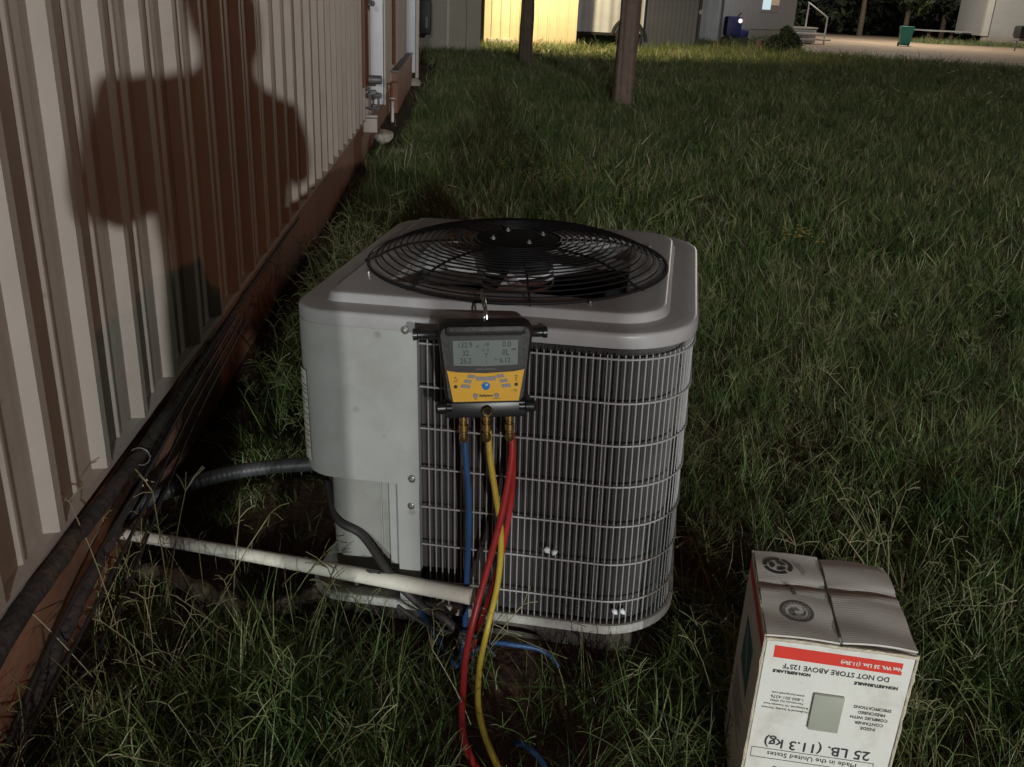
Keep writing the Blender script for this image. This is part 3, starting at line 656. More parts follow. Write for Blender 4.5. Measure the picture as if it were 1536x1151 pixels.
# prints on the front face (the box stands on its head, so the writing is upside down)
def bprint(txt, size, x, z, m=None, align='CENTER', bold=0., sx=1., rot=0.):
    o = link('print_text', text_mesh(txt, size, m or M['ink'], 'print_text', align, bold), BX, (x, -.0006, bh + z), (R(90), R(180) + rot, 0)); o.scale = (sx, 1, 1); return o
rbm = MB(); rbm.prism([(-.094, bh - .034), (.0925, bh - .037), (.0915, bh - .0155), (-.0945, bh - .0125)], -.0005, .0); rbm.build('red_band', M['redink'], BX)
bprint('Net Wt. 25 Lbs. (11.3kg)', .0088, .048, -.0265, M['card'], bold=.0003).location.y = -.0009
bprint('DO NOT STORE ABOVE 125°F', .0125, 0, -.0475, bold=.0002, sx=.93)
bprint('NON-RETURNABLE', .0072, .061, -.0615, bold=.0004); bprint('NON-REFILLABLE', .0072, -.063, -.0585, bold=.0004)
for i, t_ in enumerate(['SPECIFICATIONS', 'PRESCRIBED', 'COMPLIES WITH', 'CONTAINER', 'INSIDE']):
    bprint(t_, .0075, .064 - (0 if i != 2 else .002), -.1045 - i * .0098, bold=.0001)
for i, (t_, s_) in enumerate([('www.honeywell.com', .0058), ('1-800-501-4376', .0078), ('Morristown, N.J. 07962', .0052), ('© Honeywell, 101 Columbia Road', .0048), ('Manufactured by Specialty Chemicals', .0048)]):
    bprint(t_, s_, -.062, -.0990 - i * .0075)
bprint('25 LB. (11.3 kg)', .0250, -.004, -.196, bold=.0003, sx=1.02)
bprint('Made in the United States', .0125, -.008, -.2185, sx=1.05)
fr = MB()
for z in (-.2095, -.2285): fr.box((-.008, -.0004, bh + z), (.186, .0008, .0007))
for x in (-.101, .085): fr.box((x, -.0004, bh - .219), (.0007, .0008, .019))
fr.build('print_frame', M['ink'], BX)
bprint('Refrigerant', .028, .0, -.252, bold=.0004)
pt = MB(); pt.box((-.0025, -.0035, bh - .1225), (.0455, .006, .068), bev=.0022); pt.build('tape_patch', M['tape'], BX, True)
# prints on the top flaps
def flap_z(x, y):
    u_ = (x + .1085) / .106; v_ = (y - .002) / (bd - .004)
    return .0035 + .0030 * math.sin(u_ * 3.1) * .6 + .0012 * math.sin(v_ * 17 + u_ * 2) - .0035 * math.exp(-((v_ - .56 - .05 * u_) / .03) ** 2) + .002 * math.exp(-((v_ - .50 - .05 * u_) / .02) ** 2)
def tprint(me, x, y, z, rz, name='print_text'):
    c_, s_ = math.cos(rz), math.sin(rz)
    for v in me.vertices:
        px, py = x + v.co.x * c_ - v.co.y * s_, y + v.co.x * s_ + v.co.y * c_
        v.co.z = flap_z(px, py) + .0006 + .0022 * math.exp(-((py - .137) / .016) ** 2)
    z = 0
    return link(name, me, BX, (x, y, bh + z), (0, 0, rz))
rc = MB()
def arc(r0, r1, a0, a1, n=20, z=0):
    vs = []; 
    for i in range(n + 1):
        a = R(a0 + (a1 - a0) * i / n); vs += [(r0 * math.cos(a), r0 * math.sin(a), z), (r1 * math.cos(a), r1 * math.sin(a), z)]
    rc.add(vs, [(2*i, 2*i+1, 2*i+3, 2*i+2) for i in range(n)])
arc(.0180, .0245, -60, 48); arc(.0180, .0245, 60, 168); arc(.0180, .0245, 180, 288)
for q in range(3): arc(.0055, .0142, q * 120, q * 120 + 80, 8)
tprint(rc.mesh('recycle_mark', M['ink']), -.073, .193, .0100, .3, 'recycle_mark')
rc = MB(); arc(.022, .026, 0, 360, 32); arc(.0175, .0183, 0, 360, 32)
for q in range(22): arc(.0190, .0213, q * 16.4, q * 16.4 + 9, 2)
for q in range(6): arc(.003 + .002 * q, .0042 + .002 * q, 40 * q, 40 * q + 210, 14)
tprint(rc.mesh('round_stamp', M['greyink']), -.057, .068, .0098, 0, 'round_stamp')
tprint(text_mesh('KDIRZE', .0092, M['ink'], bold=.0003), -.060, .127, .0098, R(-72)); tprint(text_mesh('RECYCLED\nCORRUGATED', .006, M['greyink']), -.037, .192, .0100, R(-72))
# left face: red band and green emblem with a white swoosh
lf_ = MB(); lf_.add([(0, .235, bh - .012), (0, .004, bh - .012), (0, .004, bh - .032), (0, .235, bh - .032)], [(0, 1, 2, 3)]); lf_.build('red_band', M['redink'], BX, False, (-.1109, 0, 0))
lf_ = MB(); lf_.add([(0, .175, bh - .085), (0, .075, bh - .085), (0, .075, bh - .180), (0, .175, bh - .180)], [(0, 1, 2, 3)]); gl = lf_.build('emblem', M['greenink'], BX, False, (-.1110, 0, 0))
lf_ = MB()
for w0, o0 in ((.006, 0), (.004, .012)):
    P1 = [( -.0003, .165 - .08 * t, bh - .095 - .070 * t ** 1.6 - o0) for t in np.linspace(0, 1, 10)]; P2 = [(x, y, z - w0 * math.sin(math.pi * i / 9)) for i, (x, y, z) in enumerate(P1)]
    lf_.loft([P1, P2], closed=False)
lf_.add([(-.0003, .170, bh - .172), (-.0003, .080, bh - .172), (-.0003, .080, bh - .176), (-.0003, .170, bh - .176)], [(0, 1, 2, 3)])
lf_.build('swoosh', M['card'], gl)
lf_ = MB()
for i in range(7): lf_.add([(0, .20, bh - .21 - i * .010), (0, .06 + .02 * (i % 3), bh - .21 - i * .010), (0, .06 + .02 * (i % 3), bh - .2125 - i * .010), (0, .20, bh - .2125 - i * .010)], [(0, 1, 2, 3)])
lf_.build('print_lines', M['greyink'], BX, False, (-.1110, 0, 0))

# ------------------------------------------------------------ poles in the field
def pole(loc, r0, r1, hgt_, label, m=M['wood'], lean=(0, 0)):
    t = empty('utility_pole', loc, label, 'pole'); p = MB()
    p.tube([(lean[0] * z, lean[1] * z, z) for z in np.linspace(-.1, hgt_, 14)], [r0 + (r1 - r0) * i / 13 + (.02 * r0 * math.sin(i * 2.2)) for i in range(14)], 14)
    bm = bmesh.new(); me_ = p.mesh('pole', m, True); bm.from_mesh(me_)
    bmesh.ops.subdivide_edges(bm, edges=bm.edges[:], cuts=3, use_grid_fill=True)
    for v in bm.verts:
        a = math.atan2(v.co.y, v.co.x); k_ = 1 + .05 * math.sin(a * 7 + 2 * math.sin(v.co.z * 1.3)) + .03 * math.sin(a * 13 + v.co.z * 4) + .02 * math.sin(v.co.z * 9 + a * 3) + .05 * math.exp(-max(v.co.z, 0) / .12)
        v.co.x *= k_; v.co.y *= k_
    bm.to_mesh(me_); bm.free(); link('pole', me_, t); return t
t = pole((2.115, 12.45, 0), .128, .128, 7.5, 'thick weathered wooden utility pole standing in the grass right of centre', lean=(.006, 0))
b_ = MB(); b_.box((0, 0, 6.9), (2.0, .1, .12), bev=.01); b_.build('crossarm', M['wood'], t)
t = pole((1.21, 18.0, 0), .125, .105, 3.4, 'thinner dark wooden post in front of the lit yellow building', M['bark'])
b_ = MB(); b_.box((.05, -.12, 1.27), (.34, .10, .16), bev=.01); b_.build('bracket', M['gas'], t)

# ------------------------------------------------------------ far buildings
def ribbed(w, h, per, dep, m, name, parent, loc, rz, z0=.0, face=-1):
    n = int(w / per); prof = []
    for k in range(n):
        a = k * per; prof += [(a, 0), (a + per * .68, 0), (a + per * .74, -dep), (a + per * .94, -dep)]
    prof.append((n * per, 0)); mb = MB(); mb.loft([[(x, y, z0) for x, y in prof], [(x, y, h) for x, y in prof]], closed=False)
    mb.loft([[(x, y + .004, z0) for x, y in prof], [(x, y + .004, h) for x, y in prof]], closed=False)
    o = mb.build(name, m, parent, False, loc); o.rotation_euler = (0, 0, rz); return o
# dim beige building beyond the wall
bb = empty('shed', (-.9, 21.2, 0), 'dim beige shed with a corner post beyond the end of the long tan wall', 'shed')
b_ = MB(); b_.box((.62, 1.5, 1.6), (1.25, 3, 3.2)); b_.build('wall', M['beige'], bb)
b_ = MB(); b_.box((.66, -.03, 1.6), (.05, .06, 3.2)); b_.build('trim_strip', M['trim'], bb)
b_ = MB(); b_.box((1.20, -.05, 1.58), (.30, .14, 3.2), bev=.01); b_.build('corner_post', M['beige'], bb)
b_ = MB(); b_.box((.62, 1.5, 3.25), (1.5, 3.3, .1)); b_.build('roof', M['trim'], bb)
bk_ = MB(); bk_.box((0, 0, 0), (.26, .22, .66), bev=.05); bo_ = bk_.build('meter_box', M['darkbin'], None, True, (-.68, 19.8, .78)); tag(bo_, 'black rounded meter box mounted beyond the end of the tan wall', 'meter box')
hb_ = MB(); hb_.box((0.04, -.12, -.1), (.06, .03, .22), bev=.01); hb_.build('latch', M['gas'], bo_)
# yellow lit building
yb = empty('yellow_building', (.62, 25.0, 0), 'cream ribbed metal building glowing under a warm wall light', 'building', (0, 0, R(9)))
for i in range(2): ribbed(1.26, 3.6, .24, .035, M['yellowwall'], 'siding_panel', yb, (i * 1.2, 0, 0), 0, .02)
b_ = MB(); b_.box((1.2, 1.4, 1.8), (2.38, 2.7, 3.55)); b_.build('wall', M['beige'], yb); b_ = MB(); b_.box((1.2, 1.3, 3.68), (2.6, 3.2, .1)); b_.build('roof', M['trim'], yb)
b_ = MB(); b_.box((.45, -.06, .12), (.75, .1, .22), bev=.01); b_.build('footing', M['stone'], yb)
# trailer with grey sheeting
tr = empty('trailer', (3.18, 27.2, 0), 'covered trailer with grey sheeting and a dark wheel arch beside the yellow building', 'trailer', (0, 0, R(6)))
v = MB(); v.loft([[(x, -.03 * math.sin(x * 9) - .02 * math.sin(x * 23), z) for x in np.linspace(0, 1.9, 40)] for z in (.42, 1.5, 2.6, 3.1)], closed=False); v.build('sheeting', M['tarp'], tr, True)
v = MB(); v.box((.95, .9, 1.75), (1.9, 1.7, 2.6)); v.build('trailer_box', M['tarp'], tr)
v = MB(); v.lathe([(.0, -.1), (.2, -.1), (.32, -.08), (.34, 0), (.32, .1), (0, .1)], 20, (1.45, .02, .33), 'y'); v.build('wheel', M['tyre'], tr, True)
v = MB(); v.tube([(1.45 + .42 * math.cos(a), -.04, .36 + .42 * math.sin(a)) for a in np.linspace(0, math.pi, 14)], .05, 8); v.build('wheel_arch', M['tyre'], tr, True)
v = MB(); v.box((.8, 0, .38), (1.6, .1, .06)); v.build('frame_rail', M['tyre'], tr)
# slate container
ct = empty('storage_container', (4.9, 27.6, 0), 'dark slate coloured storage box behind the thick pole', 'container', (0, 0, R(-2)))
ribbed(1.70, 3.2, .12, .012, M['slate'], 'side_panel', ct, (0, 0, 0), 0, .03); v = MB(); v.box((.86, 1.2, 1.6), (1.72, 2.3, 3.16)); v.build('wall', M['slate'], ct)
v = MB(); v.box((1.74, -.02, 1.6), (.06, .06, 3.2)); v.build('corner_post', M['tyre'], ct)
v = MB(); v.lathe([(0, 0), (.06, 0), (.06, .05), (0, .05)], 10, (1.74, -.1, 1.05), 'y'); v.build('latch', M['gas'], ct)
# pale sheeting carport
cu = empty('carport', (7.40, 31.4, 0), 'pale wavy plastic sheeting of a carport between the slate box and the grey home', 'carport')
v = MB(); v.loft([[(x, -.06 * math.sin(x * 11) - .05 * math.sin(x * 5), z) for x in np.linspace(0, .86, 40)] for z in (.18, 1.5, 3.2)], closed=False); v.build('sheet', M['curtain'], cu, True)
for x in (0, .88):
    v = MB(); v.tube([(x, .05, 0), (x, .05, 3.3)], .04, 8); v.build('post', M['gas'], cu, True)
v = MB(); v.box((.43, 1.2, 3.3), (1.1, 2.6, .06)); v.build('roof', M['trim'], cu)
# grey mobile home with lit window
mh = empty('mobile_home', (9.0, 34.6, 0), 'grey mobile home with one lit window and pale skirting', 'house', (0, 0, R(40)))
LM = 4.9
n_ = 17; pw = LM / n_
for i in range(n_):
    v = MB(); v.box((pw * (i + .5), 0, 1.75), (pw - .012, .03, 2.5)); v.build('siding_panel', M['homewall'], mh)
v = MB(); v.box((LM / 2, 2.02, 1.75), (LM, 4.0, 2.5)); v.build('wall', M['homewall'], mh)
for i in range(8):
    v = MB(); v.box((LM / 8 * (i + .5), .03, .24), (LM / 8 - .02, .03, .48)); v.build('skirting_panel', M['homeskirt'], mh)
v = MB(); v.box((LM / 2, 2, 3.1), (LM + .4, 4.5, .14)); v.build('roof', M['trim'], mh)
wf = MB(); wf.box((3.05, -.03, 1.62), (1.2, .05, 1.05), bev=.01); wfo = wf.build('window', M['trim'], mh)
v = MB(); v.box((2.80, -.062, 1.58), (.52, .012, .80)); v.build('pane', M['litpane'], wfo)
v = MB(); v.box((3.35, -.062, 1.70), (.5, .012, .72)); v.build('pane', M['litshade'], wfo)
# navy seat with a lamp
ns = empty('riding_mower', (9.15, 33.2, 0), 'navy garden machine with a small bright lamp beside the grey home', 'mower')
v = MB(); v.box((0, 0, .62), (.52, .5, .62), bev=.08); v.build('body', M['bluecloth'], ns, True)
v = MB(); v.box((.32, .1, .38), (.5, .4, .3), bev=.08); v.build('hood', M['bluecloth'], ns, True)
v = MB(); v.lathe([(0, -.03), (.06, -.03), (.07, 0), (0, .01)], 12, (.17, -.26, .80), 'y'); v.build('lamp', M['taillight'], ns, True)
for x in (-.2, .45):
    v = MB(); v.lathe([(0, -.08), (.14, -.08), (.17, 0), (.14, .08), (0, .08)], 14, (x, -.1, .16), 'y'); v.build('wheel', M['tyre'], ns, True)
v = MB(); v.tube([(.1, 0, .9), (.25, 0, 1.05)], .02, 6); v.build('handle', M['tyre'], ns)
# stump / low dark shrub heap
def leafheap(name, loc, blobs, nleaf, ls, m, label, cat, parent=None, gap=.0):
    P = []; F = []
    for (cx, cy, cz, rx, ry, rz, w) in blobs:
        k_ = int(nleaf * w)
        d = rng.normal(size=(k_, 3)); d /= np.linalg.norm(d, axis=1)[:, None]; rad = rng.uniform(.55, 1.06, k_) ** .6
        c = np.c_[cx + d[:, 0] * rx * rad, cy + d[:, 1] * ry * rad, cz + d[:, 2] * rz * rad]
        u = rng.normal(size=(k_, 3)); u /= np.linalg.norm(u, axis=1)[:, None]; w_ = np.cross(u, rng.normal(size=(k_, 3))); w_ /= np.linalg.norm(w_, axis=1)[:, None]
        s = ls * rng.uniform(.6, 1.4, (k_, 1)); o = len(P)
        quad = np.stack([c - u * s, c + w_ * s * .4, c + u * s, c - w_ * s * .4], 1).reshape(-1, 3)
        base_ = sum(len(x) for x in P); P.append(quad); F += [(base_ + 4 * i, base_ + 4 * i + 1, base_ + 4 * i + 2, base_ + 4 * i + 3) for i in range(k_)]
    V = np.concatenate(P); me = bpy.data.meshes.new(name); me.from_pydata(V.tolist(), [], F); me.materials.append(m)
    o = link(name, me, parent, loc)
    if label: tag(o, label, cat)
    return o
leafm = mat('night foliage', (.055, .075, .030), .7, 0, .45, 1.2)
leafd = mat('dark foliage', (.030, .042, .020), .7, 0, .45, 1.2)
def tree(loc, h_, r_, label, m, seed, n=5200, ls=.16, base=.0):
    rr_ = random.Random(seed); t = empty('tree', loc, label, 'tree')
    tk = MB(); tk.tube([(.05 * math.sin(z * 2) * z * .2, 0, z) for z in np.linspace(-.1, h_ * .75, 9)], [.16 * (1 - .09 * i) for i in range(9)], 8)
    tips = []
    for q in range(6):
        a = q * 1.05 + rr_.random(); z = h_ * rr_.uniform(.3, .6); L_ = r_ * rr_.uniform(.5, .8); e_ = (L_ * math.cos(a), L_ * math.sin(a), z + L_ * .7); tips.append(e_)
        tk.tube([(0, 0, z), (e_[0] * .5, e_[1] * .5, z + L_ * .45), e_], [.07, .045, .02], 6)
    tk.build('trunk', M['bark'], t, True)
    bl = [(x, y, z, r_ * rr_.uniform(.32, .5), r_ * rr_.uniform(.32, .5), r_ * rr_.uniform(.28, .45), 1 / 13) for x, y, z in tips]
    for q in range(7):
        a = rr_.uniform(0, 6.28); q_ = rr_.uniform(.2, .8) * r_; bl.append((q_ * math.cos(a), q_ * math.sin(a), h_ * rr_.uniform(.35, .9) + base, r_ * .42, r_ * .42, r_ * .38, 1 / 13))
    leafheap('crown', (0, 0, 0), bl, n, ls, m, None, None, t)
sh = empty('bush', (8.75, 27.3, 0), 'low dark bush with a small stump beside it at the edge of the field', 'bush')
leafheap('foliage', (0, 0, 0), [(.15, 0, .30, .36, .3, .28, .35), (.38, 0, .42, .28, .25, .30, .35), (.30, 0, .66, .16, .14, .14, .12), (.55, 0, .3, .25, .2, .25, .18)], 2600, .05, leafd, None, None, sh)
v = MB(); v.tube([(-.38, 0, -.05), (-.39, 0, .2), (-.42, 0, .42)], [.13, .11, .09], 9); v.build('stump', M['bark'], sh, True)
tl = [(14.8, 51, 6.5, 3.0, 'tall dark tree just right of the grey home', leafd), (18.6, 57, 7.5, 3.4, 'large dark tree behind the far end of the road', leafd), (22.2, 54.5, 7.0, 2.9, 'dark tree behind the green bin', leafd),
      (25.2, 55.5, 7.5, 2.6, 'paler green tree caught by the road light, left of the pale building', leafm), (28.6, 58, 8, 3.2, 'dark tree behind the low platform', leafd), (12.0, 58, 8, 3.6, 'dark tree rising behind the roof of the grey home', leafd), (33, 62, 8, 3.6, 'dark tree behind the pale striped building', leafd)]
for i, (x, y, h_, r_, lab, mm) in enumerate(tl): tree((x, y, 0), h_, r_, lab, mm, 20 + i, 7000, .20, -.6)
th = MB()
leafheap('thicket', (0, 0, 0), [(x, 60 + 3 * math.sin(x), 1.7 + .8 * math.sin(x * 1.7), 2.2, 1.4, 2.2, 1 / 14) for x in np.linspace(8, 40, 14)], 15000, .24, leafd, 'mass of dark undergrowth behind the road', 'undergrowth')['kind'] = 'stuff'
# steps
stp = empty('porch_steps', (13.0, 38.4, 0), 'small pale porch step with a slanted handrail at the right end of the grey home', 'steps', (0, 0, R(25)))
for i, (z, y) in enumerate([(.18, -.55), (.38, -.25), (.58, .2)]):
    v = MB(); v.box((.5, y, z), (1.5, .5, .06)); v.build('tread', M['stripe'], stp)
v = MB(); v.box((.5, .2, .27), (1.4, .45, .5)); v.build('side_panel', M['homewall'], stp)
v = MB(); v.tube([(1.2, -.5, 0), (1.2, -.5, 1.0), (.9, .3, 1.5), (.9, .3, .5)], .035, 7); v.build('handrail', M['stripe'], stp, True)
# wheelie bin
bn = empty('wheelie_bin', (18.65, 40.9, 0), 'turquoise green wheelie bin standing on the far side of the dirt road', 'bin', (0, 0, R(-15)))
v = MB(); v.loft([[(sx * w, sy * w * 1.1, z) for sx, sy in ((-1, -1), (1, -1), (1, 1), (-1, 1))] for z, w in ((.06, .20), (.12, .23), (.85, .29), (.88, .31), (.92, .31))]); v.box((0, 0, .07), (.40, .44, .02)); v.build('body', M['binplastic'], bn)
v = MB(); v.box((0, -.02, .95), (.62, .68, .07), bev=.025); v.build('lid', M['binplastic'], bn, True)
v = MB(); v.tube([(-.22, .38, .93), (.22, .38, .93)], .02, 6); v.build('handle', M['binplastic'], bn)
for sx in (-1, 1):
    v = MB(); v.lathe([(0, -.03), (.1, -.03), (.1, .03), (0, .03)], 12, (sx * .24, .24, .10), 'x'); v.build('wheel', M['tyre'], bn, True)
bn.scale = (.84, .84, .80)
# low platform
pf = empty('low_platform', (24.6, 51.3, 0), 'low wooden platform beside the pale striped building', 'platform', (0, 0, R(12)))
for i in range(4):
    v = MB(); v.box((1.55, i * .32, .52), (3.3, .29, .06)); v.build('plank', M['homewall'], pf)
for x in (.1, 1.5, 2.9):
    v = MB(); v.box((x, .1, .25), (.12, .12, .5)); v.build('leg', M['bark'], pf)
# pale striped building right
pb = empty('pale_building', (26.9, 50.3, 0), 'pale building with ribbed siding and brown footing at the top right corner', 'building', (0, 0, R(-8)))
v = MB(); v.box((.15, 0, 2.6), (.3, .25, 4.4)); v.build('corner_post', M['stripe'], pb)
v = MB(); v.box((1.2, .02, 2.6), (1.85, .1, 4.4)); v.build('wall_panel', M['homewall'], pb)
for i in range(6): ribbed(1.0, 4.8, .25, .06, M['stripe'], 'siding_panel', pb, (2.1 + i * 1.0, 0, 0), 0, .35)
v = MB(); v.box((4.1, 2.1, 2.6), (8.1, 3.9, 4.4)); v.build('wall', M['homewall'], pb)
v = MB(); v.box((4.1, .1, .2), (8.0, .3, .42)); v.build('footing', M['homeskirt'], pb)
v = MB(); v.box((4.1, 2, 4.9), (8.6, 4.6, .15)); v.build('roof', M['trim'], pb)
gr_ = empty('barbecue', (23.95, 41.2, 0), 'dark covered barbecue cut off by the right edge of the photo', 'barbecue')
v = MB(); v.box((.1, 0, .78), (1.0, .6, .5), bev=.12); v.build('lid', M['darkbin'], gr_, True)
v = MB(); v.box((.1, 0, .48), (.9, .5, .12), bev=.02); v.build('shelf', M['gas'], gr_, True)
for x in (-.3, .5):
    v = MB(); v.tube([(x, 0, 0), (x, 0, .5)], .03, 6); v.build('leg', M['gas'], gr_)

# ------------------------------------------------------------ person taking the picture (out of frame; casts the shadow on the wall)
def person():
    t = empty('person', (.075, -.45, 0), 'man in dark clothes whose broad shouldered shadow falls on the ribbed wall', 'person')
    V = []; E = []; Rd = []
    def node(p, r, par=None):
        V.append(p); Rd.append(r if hasattr(r, '__len__') else (r, r))
        if par is not None: E.append((par, len(V) - 1))
        return len(V) - 1
    pel = node((0, 0, .86), (.165, .125)); wst = node((0, .01, 1.02), (.165, .12), pel); ch = node((0, .0, 1.20), (.20, .12), wst); ub = node((0, -.01, 1.345), (.13, .09), ch)
    nk = node((0, .005, 1.43), .062, ub); h1 = node((0, .02, 1.50), (.072, .082), nk); h2 = node((0, .025, 1.58), (.082, .098), h1); h3 = node((0, .02, 1.655), (.060, .072), h2)
    node((0, .118, 1.565), .014, h2)
    for s in (-1, 1): node((s * .086, .02, 1.56), .013, h2)
    for s in (-1, 1):
        hp = node((s * .09, 0, .80), .095, pel); kn = node((s * .11, .02, .45), .062, hp); an = node((s * .12, -.01, .09), .042, kn); ft = node((s * .13, .10, .045), (.045, .035), an); node((s * .135, .17, .035), (.038, .025), ft)
        sh_ = node((s * .178, -.005, 1.345), .070, ub); ua = node((s * .200, .02, 1.24), .074, sh_); el = node((s * (.240 if s < 0 else .212), .06, 1.130), .052, ua)
        hx = -.135 if s < 0 else .035
        wr = node((hx + s * .035, .345, 1.185), .028, el); pa = node((hx + s * .018, .395, 1.215), (.036, .024), wr)
        for q in range(4):
            f1 = node((hx + s * .004, .425 + .004 * q, 1.262 - .019 * q), .0095, pa); f2 = node((hx - s * .016, .440, 1.266 - .019 * q), .0088, f1); node((hx - s * .032, .436, 1.264 - .019 * q), .0075, f2)
        t1 = node((hx + s * .0, .385, 1.245), .011, pa); node((hx - s * .018, .398, 1.262), .0095, t1)
    me = bpy.data.meshes.new('body'); me.from_pydata(V, E, []); o = link('body', me, t)
    o.modifiers.new('s', 'SKIN'); 
    for i, sv in enumerate(me.skin_vertices[0].data): sv.radius = Rd[i]; sv.use_root = (i == 0)
    sb = o.modifiers.new('u', 'SUBSURF'); sb.levels = 2; sb.render_levels = 2
    bpy.context.view_layer.update()
    m2 = bpy.data.meshes.new_from_object(o.evaluated_get(bpy.context.evaluated_depsgraph_get())); o.modifiers.clear(); o.data = m2
    m2.materials.clear()
    for mm in ('shirt', 'trousers', 'skin', 'tyre'): m2.materials.append(M[mm])
    for p in m2.polygons:
        c = p.center; p.use_smooth = True
        p.material_index = 2 if (c.z > 1.41 or (c.y > .2 and c.z > 1)) else (3 if c.z < .075 else (1 if c.z < .93 else 0))
    hr_ = MB(); hr_.lathe([(0, .10), (.05, .092), (.082, .06), (.094, .015), (.092, -.035), (.085, -.05)], 20, (0, 0, 0)); ho = hr_.build('hair', M['hair'], t, True, (0, .005, 1.605)); ho.rotation_euler = (R(22), 0, 0); ho.scale = (.98, 1.1, 1)
    for s in (-1, 1):
        e_ = MB(); e_.lathe([(0, -.011), (.008, -.008), (.011, 0), (.008, .008), (0, .011)], 10, (s * .031, .105, 1.585), 'y'); e_.build('eye', M['card'], t, True)
    e_ = MB(); e_.tube([(-.024, .108, 1.528), (0, .114, 1.526), (.024, .108, 1.528)], .005, 6); e_.build('mouth', M['rust'], t, True)
person()
ph = MB(); ph.box((0, 0, 0), (.150, .074, .008), bev=.003); pho = ph.build('phone', M['phone'], None, True)
tag(pho, 'black phone held up in both hands by the man taking the picture', 'phone')
mm_ = Matrix((right, up, -fwd)).transposed().to_4x4(); mm_.translation = CAM - right * .05 - up * .02 - fwd * .014; pho.matrix_world = mm_

# ------------------------------------------------------------ grass
def blade_geo(P, F, T, p0, az, L_, w, lean, curl, tone, seg=3, tipw=.15):
    d = np.array([math.cos(az), math.sin(az), 0.]); sd = np.array([-math.sin(az), math.cos(az), 0.]); o = len(P); p = np.array(p0, float); th_ = lean
    for i in range(seg + 1):
        k_ = i / seg; ww = w * (1 - k_ ** 1.6 * (1 - tipw)) * .5
        if i == seg: P.append(tuple(p)); T.append(tone)
        else: P.append(tuple(p - sd * ww)); P.append(tuple(p + sd * ww)); T.append(tone); T.append(tone)
        p = p + (d * math.sin(th_) + np.array([0, 0, math.cos(th_)])) * L_ / seg; th_ += curl / seg
    for i in range(seg - 1): F.append((o + 2*i, o + 2*i + 1, o + 2*i + 3, o + 2*i + 2))
    F.append((o + 2*(seg-1), o + 2*(seg-1) + 1, o + 2*seg))
def stem_geo(P, F, T, pts, r, tone):
    mb = MB(); mb.tube(pts, r, 4, caps=False); o = len(P); P += mb.v; F += [tuple(i + o for i in f) for f in mb.f]; T += [tone] * len(mb.v)
def grass_mat(name, g0, g1, dry):
    m = bpy.data.materials.new(name); m.use_nodes = True; N = m.node_tree.nodes; L = m.node_tree.links; b = N['Principled BSDF']
    b.inputs['Roughness'].default_value = .48; b.inputs['Specular IOR Level'].default_value = .35
    at = N.new('ShaderNodeAttribute'); at.attribute_name = 'tone'; oi = N.new('ShaderNodeObjectInfo')
    geo = N.new('ShaderNodeNewGeometry'); ns_ = N.new('ShaderNodeTexNoise'); ns_.inputs['Scale'].default_value = 1.7; ns_.inputs['Detail'].default_value = 5; L.new(geo.outputs['Position'], ns_.inputs['Vector'])
    ad = N.new('ShaderNodeMath'); ad.operation = 'ADD'; L.new(at.outputs['Fac'], ad.inputs[0])
    mu = N.new('ShaderNodeMath'); mu.operation = 'MULTIPLY_ADD'; mu.inputs[1].default_value = 1.7; mu.inputs[2].default_value = -.85; L.new(ns_.outputs[0], mu.inputs[0]); L.new(mu.outputs[0], ad.inputs[1])
    r2 = N.new('ShaderNodeMath'); r2.operation = 'MULTIPLY_ADD'; r2.inputs[1].default_value = .44; r2.inputs[2].default_value = -.22; L.new(oi.outputs['Random'], r2.inputs[0])
    a2 = N.new('ShaderNodeMath'); a2.operation = 'ADD'; L.new(ad.outputs[0], a2.inputs[0]); L.new(r2.outputs[0], a2.inputs[1])
    cr = N.new('ShaderNodeValToRGB'); e = cr.color_ramp.elements
    e[0].position = 0; e[0].color = (*g0, 1); e[1].position = 1; e[1].color = (*dry, 1)
    x = e.new(.45); x.color = (*g1, 1); x = e.new(.72); x.color = (*[(a + b_) / 2 for a, b_ in zip(g1, dry)], 1)
    L.new(a2.outputs[0], cr.inputs[0]); L.new(cr.outputs[0], b.inputs['Base Color'])
    return m
GM = grass_mat('grass blades', (.042, .088, .022), (.118, .160, .050), (.27, .24, .14))
